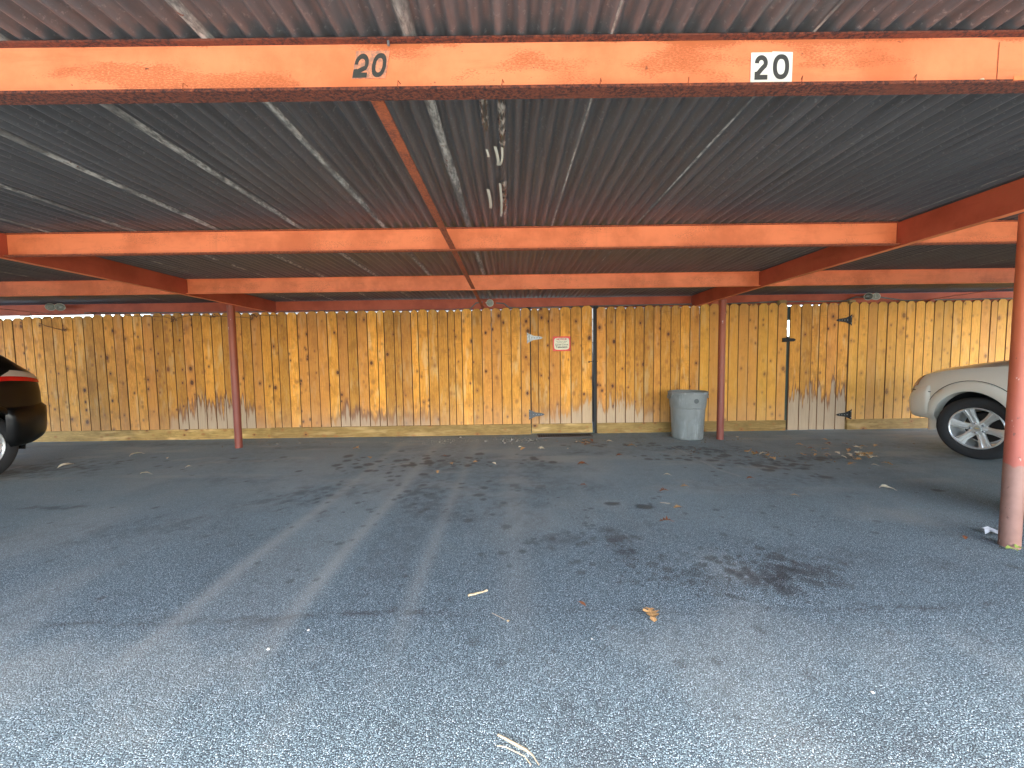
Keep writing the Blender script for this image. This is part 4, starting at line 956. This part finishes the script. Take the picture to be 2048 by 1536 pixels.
def wheel(parent, loc, side, r, rim_r, steer=0.0, spokes=6, rim_mat=None, wd=.22, emblem=False):
    root = bpy.data.objects.new('wheel', None); col.objects.link(root); root.parent = parent; root.empty_display_size = .1
    root.location = loc; root.rotation_euler = (0, 0, steer)
    M = Matrix.Rotation(R(90 * side), 4, 'Y')        # local z of lathe points outwards
    o = wd / 2
    b = MB(); b.lathe([(rim_r, -o), (r * .93, -o), (r * .985, -o + .02), (r, -o + .05), (r, o - .05), (r * .985, o - .02), (r * .955, o - .006), (r * .90, o + .001), (r * .80, o + .004), (rim_r + .02, o), (rim_r + .003, o - .010), (rim_r, o - .03)], M, 72); b.build('tyre', M_rubber, root, 40)
    b = MB(); b.lathe([(rim_r + .004, o - .004), (rim_r - .004, o + .001), (rim_r - .012, o - .004), (rim_r - .016, o - .02), (rim_r - .030, o - .10), (rim_r - .035, -o + .02)], M, 64)
    rimlip = b
    ro = rim_r - .010
    for k in range(spokes):
        a0 = 2 * math.pi * (k + .35) / spokes
        for s_ in (-1, 1):
            pass
        def P(rad, off, h): return M @ Vector((rad * math.cos(a0) - off * math.sin(a0), rad * math.sin(a0) + off * math.cos(a0), h))
        ws_ = [(.030, .034), (.07, .033), (.12, .032), (ro * .8, .038), (ro, .050)]
        hs = [o - .030, o - .030, o - .022, o - .014, o - .010]
        vs = []
        for (rad, hw_), h in zip(ws_, hs):
            vs += [P(rad, -hw_, h - .018), P(rad, -hw_, h), P(rad, -hw_ * .45, h + .004), P(rad, -hw_ * .30, h - .004), P(rad, hw_ * .30, h - .004), P(rad, hw_ * .45, h + .004), P(rad, hw_, h), P(rad, hw_, h - .018)]
        fs = [(8 * i + q, 8 * i + q + 1, 8 * i + q + 9, 8 * i + q + 8) for i in range(4) for q in range(7)]
        b.add(vs, fs)
    b.lathe([(.001, o - .022), (.030, o - .023), (.034, o - .030), (.062, o - .030), (.074, o - .036), (.078, o - .05)], M, 40)
    rm = b.build('rim', rim_mat, root, 35)
    for k in range(5):
        b = MB(); a_ = 2 * math.pi * k / 5 + .4; c = M @ Vector((.051 * math.cos(a_), .051 * math.sin(a_), o - .030)); b.lathe([(.010, -.002), (.010, .008), (.006, .012), (.001, .012)], Matrix.Translation(c) @ M, 12)
        b.build('lug_nut', M_nut, rm, 40)
    b = MB(); b.lathe([(.15, -.05), (.15, -.03), (.03, -.03), (.001, -.03)], M, 40); b.build('brake_disc', simple('brake_iron', (.05, .045, .042), .6, .6), root, 40)
    b = MB(); b.lathe([(.001, o - .018), (.026, o - .019), (.028, o - .024)], M, 32); cap = b.build('centre_cap', simple('cap_silver', (.48, .48, .46), .35, .8), rm, 50)
    if emblem:
        b = MB(); pts = [(-.019, -.004), (-.007, -.004), (-.007, -.0075), (.009, -.0075), (.007, -.004), (.017, -.004), (.019, .004), (.007, .004), (.007, .0075), (-.009, .0075), (-.007, .004), (-.017, .004)]
        vs = [M @ Vector((z_, y_, o - .0165)) for y_, z_ in [(-q[0], q[1]) for q in pts]]; b.add(vs, [tuple(range(len(vs)))]); b.build('emblem', simple('gold_badge', (.62, .50, .26), .35, .6), cap, None)
    return root
def car_paint(name, c, rough=.3, coat=.8, var=.03):
    m, nt, bs = new_mat(name); v = coords(nt); dirt = ss(nt, noise(nt, v, 2.5, 4), .45, .75)
    nt.links.new(mix(nt, mth(nt, 'MULTIPLY', dirt, .25), c, tuple(q * .8 + .01 for q in c)), bs.inputs['Base Color']); bs.inputs['Roughness'].default_value = rough; bs.inputs['Coat Weight'].default_value = coat; bs.inputs['Coat Roughness'].default_value = .06; return m
M_alloy = simple('machined_alloy', (.70, .70, .68), .34, .6, .08, 30)
def flare(L, side, yc, zc, ri, ro_, off, mat, parent, a0=-12, a1=192, name='wheel_arch_flare', flip=1):
    vs = []; n = 44; rows = [(ri, -.07), (ri, off * .8), (ri + .012, off), (ri + (ro_ - ri) * .6, off * .95), (ro_ - .006, off * .5), (ro_, -.004)]
    for j in range(n + 1):
        a_ = R(a0 + (a1 - a0) * j / n)
        for (rad, of) in rows:
            y, z = yc + rad * math.cos(a_), zc + rad * math.sin(a_); z = max(z, .2); x = L.side_x(y, z); vs.append((side * (x + of), y, z))
    m = len(rows); b = MB(); b.add(vs, [(j * m + k, j * m + k + 1, (j + 1) * m + k + 1, (j + 1) * m + k) for j in range(n) for k in range(m - 1)]); return b.build(name, mat, parent, 50)
def seam(L, side, pts, parent, mat, r=.0035, name='panel_gap', off=.0005):
    b = MB(); b.tube([(side * (L.side_x(y, z) + off), y, z) for y, z in pts], r, 6); return b.build(name, mat, parent, 60)
def build_car(name, label, T, ax_f, ax_r, wr, rimr, archr, paint, loc, rz, rimm, steer, emblem, glass_y, kind):
    root = empty(name, loc, rz, label=label, cat='car')
    L = Loft(T); y_lo, y_hi = T[0][0], T[-1][0]
    ys_ = sorted(set([round(v_, 4) for v_ in list(np.linspace(y_lo, y_hi, 90)) + [y_lo + .01, y_lo + .03, y_hi - .01, y_hi - .03, y_hi - .06]]))
    vs, fs = L.body(ys_); me = bpy.data.meshes.new('body'); me.from_pydata(vs, [], fs); me.update()
    bm = bmesh.new(); bm.from_mesh(me); bmesh.ops.recalc_face_normals(bm, faces=bm.faces); bm.to_mesh(me); bm.free()
    body = link('body', me, [paint, M_dark], None)
    cut = []
    for ya in (ax_f, ax_r):
        for sd_ in (-1, 1):
            b = MB(); Mx = Matrix.Translation((sd_ * 1.2, ya, wr)) @ Matrix.Rotation(R(90 * -sd_), 4, 'Y'); sg = 48
            vsx = [Mx @ Vector((archr * math.cos(2 * math.pi * k / sg), archr * math.sin(2 * math.pi * k / sg), h)) for h in (0, .66) for k in range(sg)]
            b.add(vsx, [tuple(range(sg)), tuple(2 * sg - 1 - k for k in range(sg))] + [(k, (k + 1) % sg, sg + (k + 1) % sg, sg + k) for k in range(sg)], 0)
            cut.append(b.build('cutter', [M_dark], None))
    boolean_cut(body, cut); body.parent = root
    for ya, st in ((ax_f, steer), (ax_r, 0)):
        for sd_ in (-1, 1):
            xo = L.par(ya)[1] - .13
            wheel(root, (sd_ * xo, ya, wr), sd_, wr, rimr, st, 6, rimm, .22, emblem)
            flare(L, sd_, ya, wr, archr - .012, archr + (.095 if kind == 'white' else .045), .022 if kind == 'white' else .012, paint, root)
    # glass house
    g0, g1, g2, g3 = glass_y            # rear, rear pillar, windscreen base, windscreen top
    for sd_ in (-1, 1):
        L.patch(sd_, g1, g3 - .05, 8.15, 10.9, .004, 20, 6, 'side_window', M_glassd, root, yf=lambda t: (g1 + .15 * t, (g2 - .32) + (g3 - g2 + .10) * t))
        seam(L, sd_, [(ax_f - archr - .20 - .004 * q * 0, z) for q, z in enumerate((.42, .6, .8, .95))], root, M_dark, .003)
        b = MB(); ym = g2 - .42; xm = L.side_x(ym, L.par(ym)[2]); b.box(sd_ * xm, sd_ * (xm + .17), ym - .06, ym + .06, L.par(ym)[2] + .02, L.par(ym)[2] + .17); b.build('wing_mirror', paint, root)
        b = MB(); ym = g2 - 1.15; xm = L.side_x(ym, .93); b.tube([(sd_ * xm, ym, .93), (sd_ * (xm + .035), ym + .02, .93), (sd_ * (xm + .035), ym + .16, .93), (sd_ * xm, ym + .18, .93)], .012, 8); b.build('door_handle', M_dark, root, 60)
    for sd_ in (-1, 1): pass
    def across(y0, y1, name_):
        g = []; n = 14
        for j in range(9):
            y = y0 + (y1 - y0) * j / 8; zb, w_, zl, wt, zt = L.par(y)
            for k in range(n + 1):
                x = (wt - .08) * (2 * k / n - 1); g.append((x, y, zt + .028 - .030 * (x / wt) ** 2 + .010))
        b = MB(); b.add(g, [(j * (n + 1) + k, j * (n + 1) + k + 1, (j + 1) * (n + 1) + k + 1, (j + 1) * (n + 1) + k) for j in range(8) for k in range(n)]); b.build(name_, M_glassd, root, 60)
    across(g3 + .04, g2 - .03, 'windscreen'); across(g0 + .04, g1 - .02, 'rear_window')
    return root, L
M_trim = simple('black_plastic_trim', (.018, .018, .019), .5, 0, .2, 30, .2)
WHITE = car_paint('white_car_paint', (.80, .78, .70)); BLACK = car_paint('black_car_paint', (.003, .003, .003), .28, .15)
BLACK.node_tree.nodes['Principled BSDF'].inputs['Specular IOR Level'].default_value = .3
# white car: nose at y=0, facing the fence
TW = [(-4.72, .45, .76, .80, .60, .92), (-4.66, .36, .86, 1.00, .68, 1.18), (-4.45, .34, .91, 1.04, .68, 1.50), (-4.2, .34, .93, 1.05, .68, 1.66), (-3.2, .33, .94, 1.04, .68, 1.71), (-2.1, .33, .94, 1.02, .67, 1.66), (-1.45, .33, .94, 1.00, .70, 1.16), (-1.30, .33, .94, .99, .72, 1.07), (-.9, .33, .935, .965, .70, 1.035), (-.55, .33, .925, .93, .68, .985), (-.28, .34, .90, .87, .66, .935), (-.14, .34, .86, .80, .62, .88), (-.05, .36, .79, .70, .58, .78), (0, .42, .70, .60, .54, .64)]
WC = (5.74, 4.755)
wcar, LW = build_car('parked_car', 'white car parked nose-in by the fence behind the near post', TW, -.785, -3.60, .325, .212, .395, WHITE, (WC[0], WC[1], 0), 0, M_alloy, R(15), True, (-4.66, -4.2, -1.45, -2.05), 'white')
# bumper, headlights, hood, gaps
def bumper(L, side_full, rows, y_of, mat, parent, name='bumper'):
    pass
def front_cap(L, yA, yB, u0, u1, off, name, mat, parent, sides=(-1, 1), ny=16, nu=8):
    for sd_ in sides: L.patch(sd_, yA, yB, u0, u1, off, ny, nu, name, mat, parent)
M_hl = simple('amber_headlight', (.45, .22, .10), .12, 0, .3, 25)
for sd_ in (-1, 1):
    LW.patch(sd_, -.385, -.012, 1.9, 5.95, .022, 16, 12, 'bumper', WHITE, wcar, yf=lambda t: (-.38 + .02 * t, -.012), puff=True)
    LW.patch(sd_, -.21, -.02, 6.35, 9.6, .006, 10, 8, 'headlight', M_hl, wcar, yf=lambda t: (-.20 - .12 * t, -.03))
    seam(LW, sd_, [(-.37 + .028 * k, .672 + .001 * k) for k in range(11)], wcar, M_dark, .006, off=.006)
    seam(LW, sd_, [(-.785 + .495 * math.cos(R(a_)), .325 + .495 * math.sin(R(a_))) for a_ in range(28, 175, 7)], wcar, M_dark, .0035)
    b = MB(); b.tube([LW.pt(-.24 - 1.0 * k / 12, 11.6) * 1 for k in range(13)], .0035, 6)
    for i_, v_ in enumerate(b.v): b.v[i_] = (v_[0] * sd_, v_[1], v_[2])
    b.build('hood_gap', M_dark, wcar, 60)
    b = MB(); yv = -1.20; b.box(sd_ * (LW.side_x(yv, .62) - .01), sd_ * (LW.side_x(yv, .62) + .03), -3.0, yv, .585, .655); b.build('side_moulding', M_trim, wcar)
b = MB(); b.box(-.45, .45, -.02, .012, .44, .56); b.box(-.5, .5, -.03, .004, .66, .74); b.build('grille', M_trim, wcar)
# black car: nose at y=0, tail towards the fence
TB = [(-4.60, .50, .78, .94, .70, .98), (-4.57, .40, .83, 1.00, .72, 1.06), (-4.48, .32, .88, 1.03, .72, 1.14), (-4.38, .28, .905, 1.05, .70, 1.24), (-4.25, .27, .915, 1.06, .68, 1.34), (-3.9, .27, .92, 1.02, .66, 1.50), (-3.5, .27, .93, 1.01, .66, 1.60), (-2.6, .27, .93, .98, .66, 1.65), (-1.9, .27, .93, .96, .66, 1.58), (-1.2, .27, .925, .93, .70, 1.02), (-.8, .27, .92, .90, .68, .96), (-.35, .28, .89, .84, .64, .88), (-.08, .30, .80, .68, .58, .74), (0, .36, .68, .56, .52, .60)]
bcar, LB = build_car('parked_car', 'black car parked tail towards the fence at the left edge', TB, -.92, -3.97, .345, .222, .385, BLACK, (-5.90, 4.20 - 4.60, 0), R(180), M_alloy, 0, False, (-4.40, -3.75, -1.2, -1.85), 'black')
M_tail = simple('red_tail_lens', (.55, .012, .008), .10, 0, .1); M_tailc = simple('clear_tail_lens', (.52, .42, .34), .12, 0, .12)
for sd_ in (-1, 1):
    LB.patch(sd_, -4.53, -3.95, 6.80, 7.25, .010, 14, 3, 'tail_light', M_tail, bcar, yf=lambda t: (-4.55, -4.18 + .10 * t))
    LB.patch(sd_, -4.53, -4.1, 7.25, 8.15, .012, 14, 5, 'tail_light', M_tailc, bcar, yf=lambda t: (-4.55 + .03 * t, -4.20 - .10 * t))
    LB.patch(sd_, -4.53, -4.0, 7.3, 7.9, .009, 14, 3, 'tail_light', M_tail, bcar, yf=lambda t: (-4.20 + .01 * t, -4.02 + .10 * t))
    LB.patch(sd_, -4.597, -4.20, 2.2, 5.0, .045, 14, 10, 'bumper', BLACK, bcar, puff=True)
b = MB(); b.box(-.70, .70, -4.665, -4.55, .40, .655); o = b.build('bumper_centre', M_trim, bcar)
md = o.modifiers.new('bev', 'BEVEL'); md.width = .04; md.segments = 4
print('objects', len(bpy.data.objects))
